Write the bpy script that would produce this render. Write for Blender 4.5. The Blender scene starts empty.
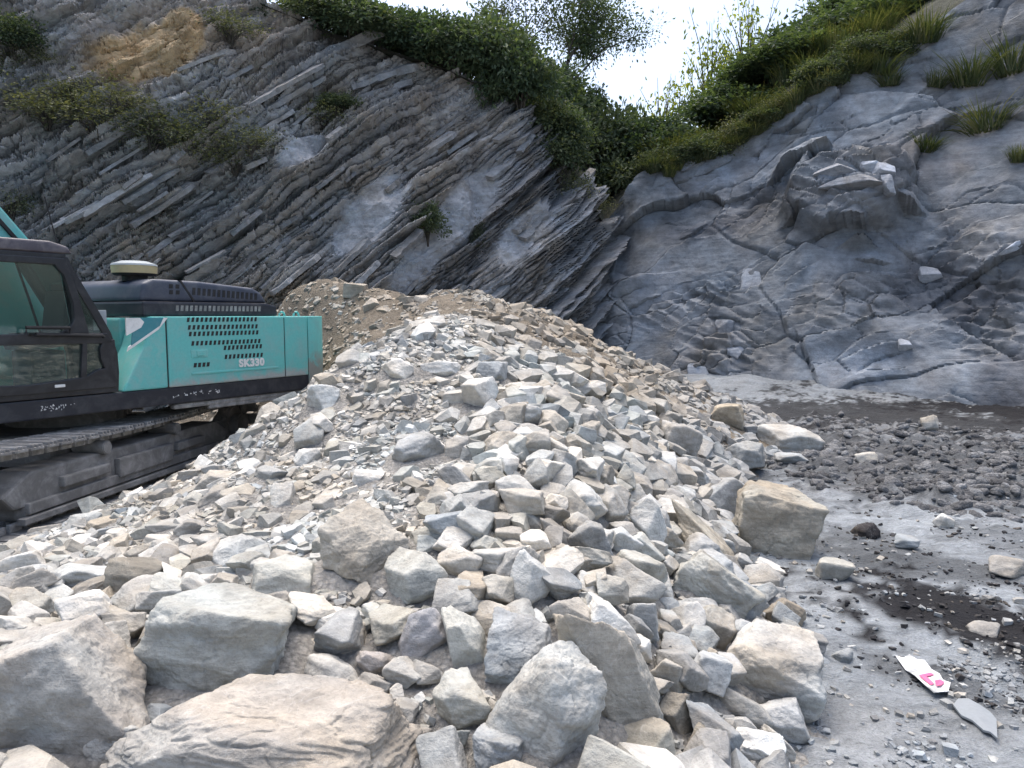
import bpy, bmesh, math, random
import numpy as np
from mathutils import Vector, Matrix, Euler

rng = np.random.default_rng(7)
random.seed(7)
sc = bpy.context.scene
col = sc.collection

# ------------------------------------------------------------------ camera, sky, sun, exposure
F = 740.0
CAM = np.array([0.0, 0.0, 2.3])
TH = math.atan(69.0 / F)
cam_d = bpy.data.cameras.new('camera')
cam_d.sensor_width = 36.0
cam_d.lens = 36.0 * F / 1024.0
cam_d.clip_end = 2000
cam = bpy.data.objects.new('camera', cam_d)
cam.location = CAM
cam.rotation_euler = (math.pi / 2 - TH, 0, 0)
col.objects.link(cam)
sc.camera = cam

SUN_EL, SUN_AZ = math.radians(74), math.radians(-20)      # azimuth from +Y towards +X
world = bpy.data.worlds.new('World')
sc.world = world
world.use_nodes = True
wn = world.node_tree
wn.nodes.clear()
sky = wn.nodes.new('ShaderNodeTexSky')
sky.sky_type = 'NISHITA'
sky.sun_disc = False
sky.sun_elevation = SUN_EL
sky.sun_rotation = SUN_AZ
sky.air_density = 1.0
sky.dust_density = 5.0
sky.ozone_density = 1.0
bg = wn.nodes.new('ShaderNodeBackground')
bg.inputs['Strength'].default_value = 0.15
wo = wn.nodes.new('ShaderNodeOutputWorld')
wn.links.new(sky.outputs[0], bg.inputs['Color'])
wn.links.new(bg.outputs[0], wo.inputs['Surface'])

sun_d = bpy.data.lights.new('sun', 'SUN')
sun_d.energy = 1.25
sun_d.angle = math.radians(60)
sun_d.color = (1.0, 0.97, 0.93)
sun = bpy.data.objects.new('sun', sun_d)
sdir = Vector((math.sin(SUN_AZ) * math.cos(SUN_EL), math.cos(SUN_AZ) * math.cos(SUN_EL), math.sin(SUN_EL)))
sun.rotation_euler = sdir.to_track_quat('Z', 'Y').to_euler()
sun.location = (0, 0, 30)
col.objects.link(sun)

sc.view_settings.view_transform = 'Standard'
sc.view_settings.look = 'None'
sc.view_settings.gamma = 1.0
sc.view_settings.exposure = 1.15
sc.render.resolution_x = 1024
sc.render.resolution_y = 768

# ------------------------------------------------------------------ small maths helpers
CT, ST = math.cos(TH), math.sin(TH)


def P(px, py, Y):
    """point on the line of sight of a picture position, at distance Y"""
    a = (px - 512.0) / F
    b = (384.0 - py) / F
    d = np.array([a, CT + b * ST, -ST + b * CT])
    return CAM + d * (Y / d[1])


def proj(p):
    q = np.asarray(p, float) - CAM
    fz = q[..., 1] * CT - q[..., 2] * ST
    up = q[..., 1] * ST + q[..., 2] * CT
    return 512 + F * q[..., 0] / fz, 384 - F * up / fz, fz


_perm = np.random.default_rng(3).permutation(256).astype(np.int64)
_perm = np.concatenate([_perm, _perm])
_grad = np.random.default_rng(4).normal(size=(256, 3))
_grad /= np.linalg.norm(_grad, axis=1)[:, None]


def noise(p):
    """gradient noise, p (n,3) -> about -0.7..0.7"""
    p = np.asarray(p, float)
    i = np.floor(p).astype(np.int64)
    f = p - i
    u = f * f * f * (f * (f * 6 - 15) + 10)
    i &= 255
    res = 0
    for dx in (0, 1):
        for dy in (0, 1):
            for dz in (0, 1):
                h = _perm[_perm[_perm[(i[:, 0] + dx) & 255] + ((i[:, 1] + dy) & 255)] + ((i[:, 2] + dz) & 255)]
                g = _grad[h]
                dd = g[:, 0] * (f[:, 0] - dx) + g[:, 1] * (f[:, 1] - dy) + g[:, 2] * (f[:, 2] - dz)
                w = (u[:, 0] if dx else 1 - u[:, 0]) * (u[:, 1] if dy else 1 - u[:, 1]) * (u[:, 2] if dz else 1 - u[:, 2])
                res = res + w * dd
    return res


def fbm(p, octv=4, lac=2.03, gain=0.5):
    p = np.asarray(p, float)
    a, s = 1.0, 0
    for k in range(octv):
        s = s + a * noise(p + 17.3 * k)
        p = p * lac
        a *= gain
    return s


def hash2(i, j, k=0):
    h = (np.asarray(i, np.int64) * 73856093) ^ (np.asarray(j, np.int64) * 19349663) ^ (int(k) * 83492791)
    h = (h ^ (h >> 13)) * 1274126177
    h = h ^ (h >> 16)
    return (h & 0xFFFF) / 65535.0


def sstep(a, b, x):
    t = np.clip((x - a) / (b - a), 0, 1)
    return t * t * (3 - 2 * t)


# ------------------------------------------------------------------ mesh helpers
def mesh_np(name, v, f, smooth=True, tint=None, attrs=None):
    v = np.ascontiguousarray(v, np.float32)
    f = np.ascontiguousarray(f, np.int32)
    me = bpy.data.meshes.new(name)
    n, k = f.shape
    me.vertices.add(len(v))
    me.vertices.foreach_set('co', v.ravel())
    me.loops.add(n * k)
    me.loops.foreach_set('vertex_index', f.ravel())
    me.polygons.add(n)
    me.polygons.foreach_set('loop_start', np.arange(0, n * k, k, dtype=np.int32))
    me.polygons.foreach_set('loop_total', np.full(n, k, np.int32))
    me.polygons.foreach_set('use_smooth', np.full(n, smooth, bool))
    me.update(calc_edges=True)
    me.validate()
    if tint is not None:
        a = me.attributes.new('tint', 'FLOAT_COLOR', 'POINT')
        c = np.ones((len(v), 4), np.float32)
        c[:, :3] = tint
        a.data.foreach_set('color', c.ravel())
    for key, val in (attrs or {}).items():
        a = me.attributes.new(key, 'FLOAT', 'POINT')
        a.data.foreach_set('value', np.ascontiguousarray(val, np.float32))
    return me


def link(name, me, mat=None, parent=None):
    o = bpy.data.objects.new(name, me)
    if mat is not None and me is not None and len(me.materials) == 0:
        me.materials.append(mat)
    col.objects.link(o)
    if parent is not None:
        o.parent = parent
    return o


def tag(o, label=None, cat=None, group=None, kind=None):
    if label:
        o['label'] = label
    if cat:
        o['category'] = cat
    if group:
        o['group'] = group
    if kind:
        o['kind'] = kind
    return o


def empty(name, loc=(0, 0, 0), rz=0.0):
    o = bpy.data.objects.new(name, None)
    o.empty_display_size = 0.2
    o.location = loc
    o.rotation_euler = (0, 0, rz)
    col.objects.link(o)
    return o


def grid_faces(nu, nv):
    i = np.arange(nu - 1)[:, None] * nv + np.arange(nv - 1)[None, :]
    i = i.ravel()
    return np.stack([i, i + nv, i + nv + 1, i + 1], 1)


# ------------------------------------------------------------------ materials
class NT:
    def __init__(self, name):
        self.m = bpy.data.materials.new(name)
        self.m.use_nodes = True
        self.t = self.m.node_tree
        self.t.nodes.clear()
        self.out = self.t.nodes.new('ShaderNodeOutputMaterial')

    def n(self, typ, **kw):
        nd = self.t.nodes.new(typ)
        for k, v in kw.items():
            setattr(nd, k, v)
        return nd

    def l(self, a, b):
        self.t.links.new(a, b)

    def noise(self, vec, scale, detail=5, rough=0.6, dist=0.0):
        nd = self.n('ShaderNodeTexNoise')
        nd.inputs['Scale'].default_value = scale
        nd.inputs['Detail'].default_value = detail
        nd.inputs['Roughness'].default_value = rough
        nd.inputs['Distortion'].default_value = dist
        if vec is not None:
            self.l(vec, nd.inputs['Vector'])
        return nd.outputs['Fac']

    def ramp(self, fac, stops):
        nd = self.n('ShaderNodeValToRGB')
        el = nd.color_ramp.elements
        while len(el) < len(stops):
            el.new(0.5)
        for e, (p, c) in zip(el, stops):
            e.position = p
            e.color = (*(c if isinstance(c, tuple) else (c, c, c)), 1)
        self.l(fac, nd.inputs['Fac'])
        return nd.outputs['Color']

    def mix(self, typ, fac, a, b):
        nd = self.n('ShaderNodeMix', data_type='RGBA', blend_type=typ)
        if isinstance(fac, (int, float)):
            nd.inputs[0].default_value = fac
        else:
            self.l(fac, nd.inputs[0])
        for s, idx in ((a, 6), (b, 7)):
            if isinstance(s, tuple):
                nd.inputs[idx].default_value = (*s, 1)
            else:
                self.l(s, nd.inputs[idx])
        return nd.outputs[2]

    def math(self, op, a, b=None):
        nd = self.n('ShaderNodeMath', operation=op)
        for s, idx in ((a, 0), (b, 1)):
            if s is None:
                continue
            if isinstance(s, (int, float)):
                nd.inputs[idx].default_value = s
            else:
                self.l(s, nd.inputs[idx])
        return nd.outputs[0]

    def bump(self, h, strength, dist, prev=None):
        nd = self.n('ShaderNodeBump')
        nd.inputs['Strength'].default_value = strength
        nd.inputs['Distance'].default_value = dist
        self.l(h, nd.inputs['Height'])
        if prev is not None:
            self.l(prev, nd.inputs['Normal'])
        return nd.outputs['Normal']

    def bsdf(self, colr, rough=0.9, normal=None, metal=0.0, spec=0.3):
        b = self.n('ShaderNodeBsdfPrincipled')
        if isinstance(colr, tuple):
            b.inputs['Base Color'].default_value = (*colr, 1)
        else:
            self.l(colr, b.inputs['Base Color'])
        if isinstance(rough, (int, float)):
            b.inputs['Roughness'].default_value = rough
        else:
            self.l(rough, b.inputs['Roughness'])
        b.inputs['Metallic'].default_value = metal
        b.inputs['Specular IOR Level'].default_value = spec
        if normal is not None:
            self.l(normal, b.inputs['Normal'])
        self.l(b.outputs[0], self.out.inputs['Surface'])
        return b


def rock_material(name, src, stain=0.35, bump=0.5, fine=1.0, stain_col=(0.26, 0.222, 0.168), veins=True):
    """src: 'object' takes the object colour, 'attr' the tint attribute"""
    t = NT(name)
    geo = t.n('ShaderNodeNewGeometry')
    pos = geo.outputs['Position']
    if src == 'object':
        oi = t.n('ShaderNodeObjectInfo')
        base = oi.outputs['Color']
        off = t.n('ShaderNodeVectorMath', operation='SCALE')
        t.l(oi.outputs['Random'], off.inputs['Scale'])
        off.inputs[0].default_value = (31, 17, 23)
        add = t.n('ShaderNodeVectorMath', operation='ADD')
        t.l(pos, add.inputs[0])
        t.l(off.outputs[0], add.inputs[1])
        pos = add.outputs[0]
    else:
        at = t.n('ShaderNodeAttribute', attribute_name='tint')
        base = at.outputs['Color']
    n1 = t.noise(pos, 2.6 * fine, 6, 0.62, 0.4)
    n2 = t.noise(pos, 11 * fine, 5, 0.65)
    n3 = t.noise(pos, 60 * fine, 3, 0.7)
    c = t.mix('MULTIPLY', 1.0, base, t.ramp(n1, [(0.3, 0.62), (0.5, 0.96), (0.7, 1.18)]))
    c = t.mix('MULTIPLY', 0.8, c, t.ramp(n2, [(0.3, 0.72), (0.55, 1.02), (0.75, 1.16)]))
    hue = t.noise(pos, 1.3 * fine, 3, 0.5, 0.5)
    c = t.mix('MULTIPLY', 0.55, c, t.ramp(hue, [(0.35, (1.1, 1.0, 0.86)), (0.5, (1.0, 1.0, 1.0)), (0.65, (0.88, 0.98, 1.06))]))
    mpb = t.n('ShaderNodeMapping')
    mpb.inputs['Rotation'].default_value = (0.5, 0.35, 0.2)
    mpb.inputs['Scale'].default_value = (1.0, 1.0, 9.0)
    t.l(pos, mpb.inputs['Vector'])
    nbd = t.noise(mpb.outputs[0], 2.2 * fine, 4, 0.6, 0.3)
    c = t.mix('MULTIPLY', 0.55, c, t.ramp(nbd, [(0.3, 0.7), (0.5, 1.0), (0.7, 1.16)]))
    c = t.mix('MULTIPLY', 0.32, c, t.ramp(n3, [(0.32, 0.62), (0.5, 1.0), (0.7, 1.15)]))
    st = t.ramp(t.noise(pos, 1.7 * fine, 5, 0.68, 0.9), [(0.50, 0.0), (0.66, stain)])
    c = t.mix('MIX', st, c, stain_col)
    if veins:
        # thin quartz threads through the stone
        v = t.noise(pos, 3.1 * fine, 4, 0.55, 1.3)
        v = t.math('ABSOLUTE', t.math('SUBTRACT', v, 0.5))
        vm = t.ramp(v, [(0.0, 0.16), (0.008, 0.0)])
        c = t.mix('MIX', vm, c, (0.62, 0.62, 0.6))
    nb = t.bump(n2, bump, 0.05 / fine)
    nb = t.bump(nbd, bump * 0.6, 0.03 / fine, nb)
    nb = t.bump(n3, bump * 0.7, 0.012 / fine, nb)
    t.bsdf(c, 0.88, nb, 0, 0.25)
    return t.m


M = {}
M['stone_obj'] = rock_material('stone', 'object', 0.4, 0.45)
M['stone_attr'] = rock_material('rubble_stone', 'attr', 0.25, 0.45, veins=False)
M['cliff'] = rock_material('cliff_rock', 'attr', 0.16, 0.8, 0.55, (0.2, 0.17, 0.13), False)
M['shale'] = rock_material('shale_rock', 'attr', 0.10, 0.4, 0.5, (0.17, 0.165, 0.17), False)
M['cliff_slab'] = rock_material('cliff_slab_rock', 'object', 0.2, 0.55, 0.7, (0.2, 0.17, 0.13))


def soil_heap_material():
    t = NT('heap_grit')
    pos = t.n('ShaderNodeNewGeometry').outputs['Position']
    at = t.n('ShaderNodeAttribute', attribute_name='tint').outputs['Color']
    n1 = t.noise(pos, 3, 6, 0.65)
    n2 = t.noise(pos, 28, 5, 0.7)
    vo = t.n('ShaderNodeTexVoronoi')
    vo.inputs['Scale'].default_value = 34
    t.l(pos, vo.inputs['Vector'])
    c = t.mix('MULTIPLY', 1.0, at, t.ramp(n1, [(0.3, 0.7), (0.7, 1.2)]))
    c = t.mix('MULTIPLY', 0.9, c, t.ramp(n2, [(0.3, 0.6), (0.7, 1.25)]))
    c = t.mix('MULTIPLY', 0.6, c, t.ramp(vo.outputs['Distance'], [(0.0, 1.15), (0.6, 0.6)]))
    nb = t.bump(vo.outputs['Distance'], 0.7, 0.02)
    nb = t.bump(n2, 0.8, 0.03, nb)
    t.bsdf(c, 0.95, nb, 0, 0.15)
    return t.m


M['heap'] = soil_heap_material()


def ground_material():
    t = NT('quarry_mud')
    pos = t.n('ShaderNodeNewGeometry').outputs['Position']
    at = t.n('ShaderNodeAttribute', attribute_name='tint').outputs['Color']
    mp = t.n('ShaderNodeMapping')
    mp.inputs['Rotation'].default_value = (0, 0, math.radians(38))
    mp.inputs['Scale'].default_value = (1.0, 2.6, 1)
    t.l(pos, mp.inputs['Vector'])
    n1 = t.noise(mp.outputs[0], 2.2, 7, 0.66, 0.6)
    n2 = t.noise(pos, 17, 5, 0.7)
    n3 = t.noise(pos, 70, 3, 0.7)
    c = t.mix('MULTIPLY', 1.0, at, t.ramp(n1, [(0.28, 0.68), (0.5, 1.0), (0.72, 1.22)]))
    c = t.mix('MULTIPLY', 0.8, c, t.ramp(n2, [(0.3, 0.72), (0.7, 1.2)]))
    c = t.mix('MULTIPLY', 0.7, c, t.ramp(n3, [(0.3, 0.7), (0.7, 1.2)]))
    nb = t.bump(n1, 0.8, 0.12)
    nb = t.bump(n2, 0.6, 0.03, nb)
    nb = t.bump(n3, 0.5, 0.01, nb)
    t.bsdf(c, t.ramp(n1, [(0.3, 0.75), (0.7, 0.95)]), nb, 0, 0.2)
    return t.m


M['ground'] = ground_material()


def leaf_material(name, c1, c2, c3, trans):
    t = NT(name)
    at = t.n('ShaderNodeAttribute', attribute_name='shade').outputs['Fac']
    c = t.ramp(at, [(0.0, c1), (0.55, c2), (1.0, c3)])
    oi = t.n('ShaderNodeObjectInfo')
    c = t.mix('MULTIPLY', 1.0, c, t.ramp(oi.outputs['Random'], [(0.0, (0.8, 0.85, 0.85)), (1.0, (1.2, 1.15, 1.05))]))
    d = t.n('ShaderNodeBsdfPrincipled')
    d.inputs['Roughness'].default_value = 0.6
    d.inputs['Specular IOR Level'].default_value = 0.3
    t.l(c, d.inputs['Base Color'])
    tr = t.n('ShaderNodeBsdfTranslucent')
    t.l(t.mix('MULTIPLY', 1.0, c, (1.5, 1.5, 0.6)), tr.inputs['Color'])
    ms = t.n('ShaderNodeMixShader')
    ms.inputs[0].default_value = trans
    t.l(d.outputs[0], ms.inputs[1])
    t.l(tr.outputs[0], ms.inputs[2])
    t.l(ms.outputs[0], t.out.inputs['Surface'])
    return t.m


M['leaf_dark'] = leaf_material('dark_leaves', (0.036, 0.058, 0.038), (0.064, 0.098, 0.058), (0.125, 0.16, 0.092), 0.33)
M['leaf_mid'] = leaf_material('green_leaves', (0.036, 0.055, 0.032), (0.066, 0.092, 0.052), (0.135, 0.155, 0.088), 0.3)
M['leaf_painted_lit'] = leaf_material('painted_backlit_leaves', (0.08, 0.11, 0.025), (0.16, 0.2, 0.04), (0.3, 0.32, 0.07), 0.55)  # backlight is painted in as a lighter yellow-green leaf colour
M['leaf_dry'] = leaf_material('dusty_leaves', (0.05, 0.06, 0.035), (0.10, 0.115, 0.065), (0.2, 0.2, 0.12), 0.25)
M['leaf_grass'] = leaf_material('grass_blades', (0.035, 0.055, 0.022), (0.07, 0.09, 0.038), (0.15, 0.15, 0.08), 0.25)


def bark_material():
    t = NT('bark')
    pos = t.n('ShaderNodeNewGeometry').outputs['Position']
    n = t.noise(pos, 14, 5, 0.7)
    c = t.ramp(n, [(0.3, (0.04, 0.035, 0.03)), (0.7, (0.13, 0.115, 0.095))])
    t.bsdf(c, 0.9, t.bump(n, 0.7, 0.02))
    return t.m


M['bark'] = bark_material()


def paint_material(name, c, dirt=(0.30, 0.28, 0.25), amount=0.5, rough=0.4, zlow=None, scale=5.0, metal=0.0):
    """painted metal with quarry dust; zlow=(z0,z1): mud caked on the lower part"""
    t = NT(name)
    pos = t.n('ShaderNodeNewGeometry').outputs['Position']
    n1 = t.noise(pos, scale, 6, 0.68, 0.5)
    n2 = t.noise(pos, scale * 8, 4, 0.7)
    m = t.ramp(n1, [(0.45, 0.0), (0.75, amount)])
    if zlow:
        sep = t.n('ShaderNodeSeparateXYZ')
        t.l(pos, sep.inputs[0])
        mr = t.n('ShaderNodeMapRange')
        mr.inputs['From Min'].default_value = zlow[1]
        mr.inputs['From Max'].default_value = zlow[0]
        t.l(sep.outputs['Z'], mr.inputs['Value'])
        zz = t.math('MULTIPLY', mr.outputs[0], t.math('ADD', t.math('MULTIPLY', n1, 2.2), -0.25))
        m = t.math('MAXIMUM', m, t.ramp(zz, [(0.25, 0.0), (0.55, 0.9)]))
    c = t.mix('MIX', m, c, dirt)
    c = t.mix('MULTIPLY', 0.35, c, t.ramp(n2, [(0.3, 0.75), (0.7, 1.1)]))
    r = t.ramp(m, [(0.0, rough), (0.6, 0.9)])
    t.bsdf(c, r, t.bump(n2, 0.12, 0.004), metal, 0.45)
    return t.m


M['teal'] = paint_material('teal_paint', (0.125, 0.46, 0.43), (0.40, 0.42, 0.40), 0.45, 0.42)
M['teal_low'] = paint_material('teal_paint_muddy', (0.125, 0.46, 0.43), (0.27, 0.245, 0.215), 0.3, 0.4, (1.15, 2.0), 4.0)
M['teal_door'] = paint_material('teal_paint_door', (0.125, 0.46, 0.43), (0.36, 0.36, 0.34), 0.4, 0.45, (1.22, 1.6), 4.0)
M['teal_dark'] = paint_material('dark_teal_paint', (0.045, 0.22, 0.26), (0.36, 0.38, 0.36), 0.2, 0.35)
M['frame_paint'] = paint_material('blue_black_paint', (0.017, 0.020, 0.029), (0.2, 0.19, 0.18), 0.25, 0.45)
M['hood_paint'] = paint_material('dark_blue_grey_paint', (0.042, 0.052, 0.078), (0.25, 0.25, 0.25), 0.25, 0.42)
M['cab_paint'] = paint_material('cab_dark_paint', (0.014, 0.015, 0.019), (0.18, 0.18, 0.18), 0.18, 0.35)
M['roof_paint'] = paint_material('cab_roof_paint', (0.065, 0.057, 0.07), (0.3, 0.29, 0.28), 0.4, 0.4)
M['white_paint'] = paint_material('white_decal', (0.72, 0.72, 0.7), (0.4, 0.4, 0.38), 0.5, 0.5)
M['black'] = paint_material('black_rubber', (0.012, 0.012, 0.013), (0.10, 0.1, 0.1), 0.3, 0.7)
M['steel_mud'] = paint_material('muddy_steel', (0.15, 0.147, 0.142), (0.36, 0.355, 0.345), 0.95, 0.7, None, 3.5)
M['track_mud'] = paint_material('dusty_track_steel', (0.19, 0.186, 0.18), (0.46, 0.455, 0.44), 1.0, 0.8, None, 6.0)
M['cap'] = paint_material('yellowed_plastic', (0.46, 0.38, 0.20), (0.3, 0.28, 0.25), 0.4, 0.5)
M['cap_top'] = paint_material('grey_plastic', (0.28, 0.32, 0.34), (0.3, 0.3, 0.28), 0.4, 0.45)
M['seat'] = paint_material('seat_fabric', (0.06, 0.065, 0.07), (0.1, 0.1, 0.1), 0.3, 0.85)
M['plate'] = paint_material('pale_slate', (0.22, 0.242, 0.257), (0.27, 0.28, 0.29), 0.4, 0.8)


def glass_material():
    t = NT('cab_glass')
    b = t.bsdf((0.55, 0.66, 0.62), 0.04, None, 0, 0.5)
    g = t.n('ShaderNodeBsdfTransparent')
    g.inputs['Color'].default_value = (0.86, 0.93, 0.9, 1)
    gl = t.n('ShaderNodeBsdfGlossy')
    gl.inputs['Roughness'].default_value = 0.03
    fr = t.n('ShaderNodeFresnel')
    fr.inputs['IOR'].default_value = 1.5
    df = t.n('ShaderNodeBsdfDiffuse')
    df.inputs['Color'].default_value = (0.22, 0.3, 0.27, 1)
    m0 = t.n('ShaderNodeMixShader')
    m0.inputs[0].default_value = 0.1
    t.l(g.outputs[0], m0.inputs[1])
    t.l(df.outputs[0], m0.inputs[2])
    ms = t.n('ShaderNodeMixShader')
    t.l(t.math('MULTIPLY', fr.outputs[0], 1.3), ms.inputs[0])
    t.l(m0.outputs[0], ms.inputs[1])
    t.l(gl.outputs[0], ms.inputs[2])
    t.l(ms.outputs[0], t.out.inputs['Surface'])
    t.t.nodes.remove(b)
    return t.m


M['glass'] = glass_material()

# ------------------------------------------------------------------ terrain heights: the rubble heap
def tps_fit(pts, vals, lam=0.02):
    n = len(pts)
    d = np.linalg.norm(pts[:, None] - pts[None], axis=2)
    K = np.where(d > 0, d * d * np.log(d + 1e-12), 0) + lam * np.eye(n)
    Q = np.hstack([np.ones((n, 1)), pts])
    A = np.block([[K, Q], [Q.T, np.zeros((3, 3))]])
    s = np.linalg.solve(A, np.concatenate([vals, np.zeros(3)]))

    def ev(x, y):
        x = np.asarray(x, float)
        y = np.asarray(y, float)
        r = s[n] + s[n + 1] * x + s[n + 2] * y
        for (a, b), w in zip(pts, s[:n]):
            q = (x - a) ** 2 + (y - b) ** 2
            r = r + w * 0.5 * q * np.log(q + 1e-12)
        return r
    return ev


heap_px = [  # picture x, y, distance
    (0, 768, 2.9), (200, 768, 2.9), (430, 768, 2.9), (600, 768, 2.95), (700, 768, 3.25),
    (0, 650, 3.6), (100, 600, 4.3), (200, 600, 4.0), (430, 600, 3.9), (600, 600, 4.0), (700, 650, 4.45), (690, 560, 6.0),
    (0, 565, 5.2), (60, 540, 5.8), (150, 497, 7.0), (200, 500, 6.5), (230, 442, 8.0), (300, 402, 8.6), (335, 375, 8.9),
    (300, 520, 5.2), (350, 430, 7.3), (430, 500, 5.0), (430, 420, 7.0), (600, 500, 5.6), (600, 430, 8.0), (690, 480, 8.5),
    (378, 345, 9.0), (430, 341, 9.0), (480, 356, 9.0), (530, 380, 9.2),
    (545, 350, 11.5), (600, 380, 11.0), (650, 402, 12.0), (700, 430, 11.0),
    (400, 299, 14.2), (480, 298, 14.2), (550, 318, 14.6), (620, 358, 15.0), (680, 385, 16.0),
    (290, 300, 15.3), (345, 299, 14.6), (345, 372, 11.6), (420, 325, 11.5), (480, 325, 12.0),
]
heap_pts = [tuple(P(*q)) for q in heap_px]
for (px, py) in [(815, 768), (850, 690), (790, 600), (745, 540), (750, 480), (790, 455), (755, 413)]:
    a = (px - 512) / F
    b = (384 - py) / F
    d = np.array([a, CT + b * ST, -ST + b * CT])
    t_ = CAM[2] / -d[2]
    heap_pts.append((d[0] * t_ + 0.05, d[1] * t_, -0.05))
heap_pts += [(-3, 0.0, 0.6), (0, 0.0, 0.65), (1.6, 0.5, 0.3), (-6, 3.5, 0.5), (-6.5, 5.3, 0.1),
             (-4.75, 7.6, -0.12), (-5.6, 6.8, -0.2), (-4.3, 9.3, -0.12), (-3.75, 10.8, 0.05), (-3.6, 12.2, 0.35), (-5.2, 10, -0.5), (-6, 12, -0.5),
             (-5.0, 14.4, 0.2), (-6.8, 15.5, 0.2), (-7, 8, -0.6), (3.0, 2.0, -0.5), (4, 5, -0.7), (4.5, 8, -0.7), (6, 11, -0.7), (7.5, 16, -0.6),
             (-3, 16.6, 1.9), (-0.5, 16.6, 2.0), (0, 18.5, 1.0), (-4, 18.5, 1.0), (4, 19, 0.2), (-8, 18, 0.2), (-8, 4, 0.2)]
hp = np.array(heap_pts)
T_base = tps_fit(hp[:, :2], hp[:, 2])


def T(x, y):
    x = np.asarray(x, float)
    y = np.asarray(y, float)
    b = T_base(x, y)
    q_ = np.stack([np.ravel(x) * 0.75, np.ravel(y) * 0.6, np.full(np.size(x), 2.0)], 1)
    lump = (0.30 * fbm(q_, 3)).reshape(np.shape(x))
    return b + lump * sstep(0.15, 0.9, b) * sstep(4.0, 6.5, y)



def hit_heap(px, py):
    Ys = np.arange(1.6, 20, 0.02)
    a = (px - 512.0) / F
    b = (384.0 - py) / F
    d = np.array([a, CT + b * ST, -ST + b * CT])
    pts = CAM[None] + (Ys / d[1])[:, None] * d[None]
    h = np.maximum(T(pts[:, 0], pts[:, 1]), 0.0)
    k = np.argmax(pts[:, 2] <= h)
    return pts[k] if pts[k, 2] <= h[k] else None


# ------------------------------------------------------------------ ground
def axis(a, b, step, lo, hi):
    core = np.arange(a, b + 1e-6, step)
    left = a - np.cumsum(step * 1.35 ** np.arange(1, 24))
    right = b + np.cumsum(step * 1.35 ** np.arange(1, 24))
    left = left[left > lo]
    right = right[right < hi]
    return np.concatenate([[lo], left[::-1], core, right, [hi]])


def dark_mask(x, y):
    """black shale soil lying on the grey mud"""
    q = np.stack([x * 0.8, y * 0.8, np.zeros_like(x)], -1)
    w = 0.9 * fbm(q, 4)
    w2 = 0.7 * fbm(q * 2.3 + 9, 4)
    w3 = 0.55 * fbm(q * 7 + 3, 4)
    m = np.zeros_like(x)
    for (px, py, ex, ey, ang, amt) in DARK:
        c = P_ground(px, py)
        dx, dy = x - c[0], y - c[1]
        ca, sa = math.cos(ang), math.sin(ang)
        u, v = (dx * ca + dy * sa) / ex, (-dx * sa + dy * ca) / ey
        r = np.sqrt(u * u + v * v)
        m = np.maximum(m, amt * sstep(1.2, 0.8, r + 0.8 * w + 1.0 * w2 + 1.5 * w3))
    return m


def P_ground(px, py, z=0.0):
    a = (px - 512) / F
    b = (384 - py) / F
    d = np.array([a, CT + b * ST, -ST + b * CT])
    return CAM + d * ((z - CAM[2]) / d[2])


DARK = [(1005, 628, 1.4, 0.7, -0.75, 1.0), (920, 565, 1.1, 0.45, -0.9, 0.55), (850, 532, 0.55, 0.4, -0.6, 0.5), (960, 690, 0.5, 0.16, -0.75, 0.5),
        (930, 470, 3.0, 2.4, 0.0, 0.55), (800, 412, 3.6, 2.2, 0.0, 0.85), (960, 420, 4.5, 3.4, -0.1, 0.9), (1015, 412, 2.2, 2.2, 0, 1.0),
        (1000, 540, 0.9, 0.5, -0.5, 0.35)]


def clod_mask(x, y):
    m = np.zeros_like(x)
    q = np.stack([x * 0.7, y * 0.7, np.ones_like(x) * 3], -1)
    w = 0.6 * fbm(q, 3)
    for (px, py, ex, ey) in [(945, 470, 2.6, 3.0), (1040, 460, 2.5, 3.0), (880, 440, 1.6, 2.5)]:
        c = P_ground(px, py)
        r = np.sqrt(((x - c[0]) / ex) ** 2 + ((y - c[1]) / ey) ** 2)
        m = np.maximum(m, sstep(1.1, 0.6, r + w))
    return m


def ground_z(x, y):
    q = np.stack([x, y, np.zeros_like(x)], -1)
    z = 0.05 * fbm(q * 0.5, 3)
    # wheel-smeared ridges running down to the right
    ca, sa = math.cos(math.radians(-52)), math.sin(math.radians(-52))
    u, v = x * ca + y * sa, -x * sa + y * ca
    qq = np.stack([u * 0.5, v * 2.4, np.zeros_like(x)], -1)
    near = sstep(0.5, 1.5, x) * sstep(26, 20, y)
    z = z + near * (0.06 * fbm(qq, 4) + 0.07 * (0.25 - np.abs(fbm(qq * 1.4 + 11, 3))) + 0.05 * fbm(q * 3.0, 5))
    cm = clod_mask(x, y) * near
    z = z + near * dark_mask(x, y) * 0.05 * np.abs(fbm(q * 6 + 5, 4)) * (y < 16)
    z = z + cm * (0.08 + 0.20 * np.abs(fbm(q * 2.2, 4)) + 0.12 * np.abs(fbm(q * 6, 3)))
    # the bank along the cliff foot
    z = z + 0.5 * sstep(18.5, 22.5, y) * sstep(3, 6, x) * (1 + 0.5 * noise(q * 0.6))
    return z


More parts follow.
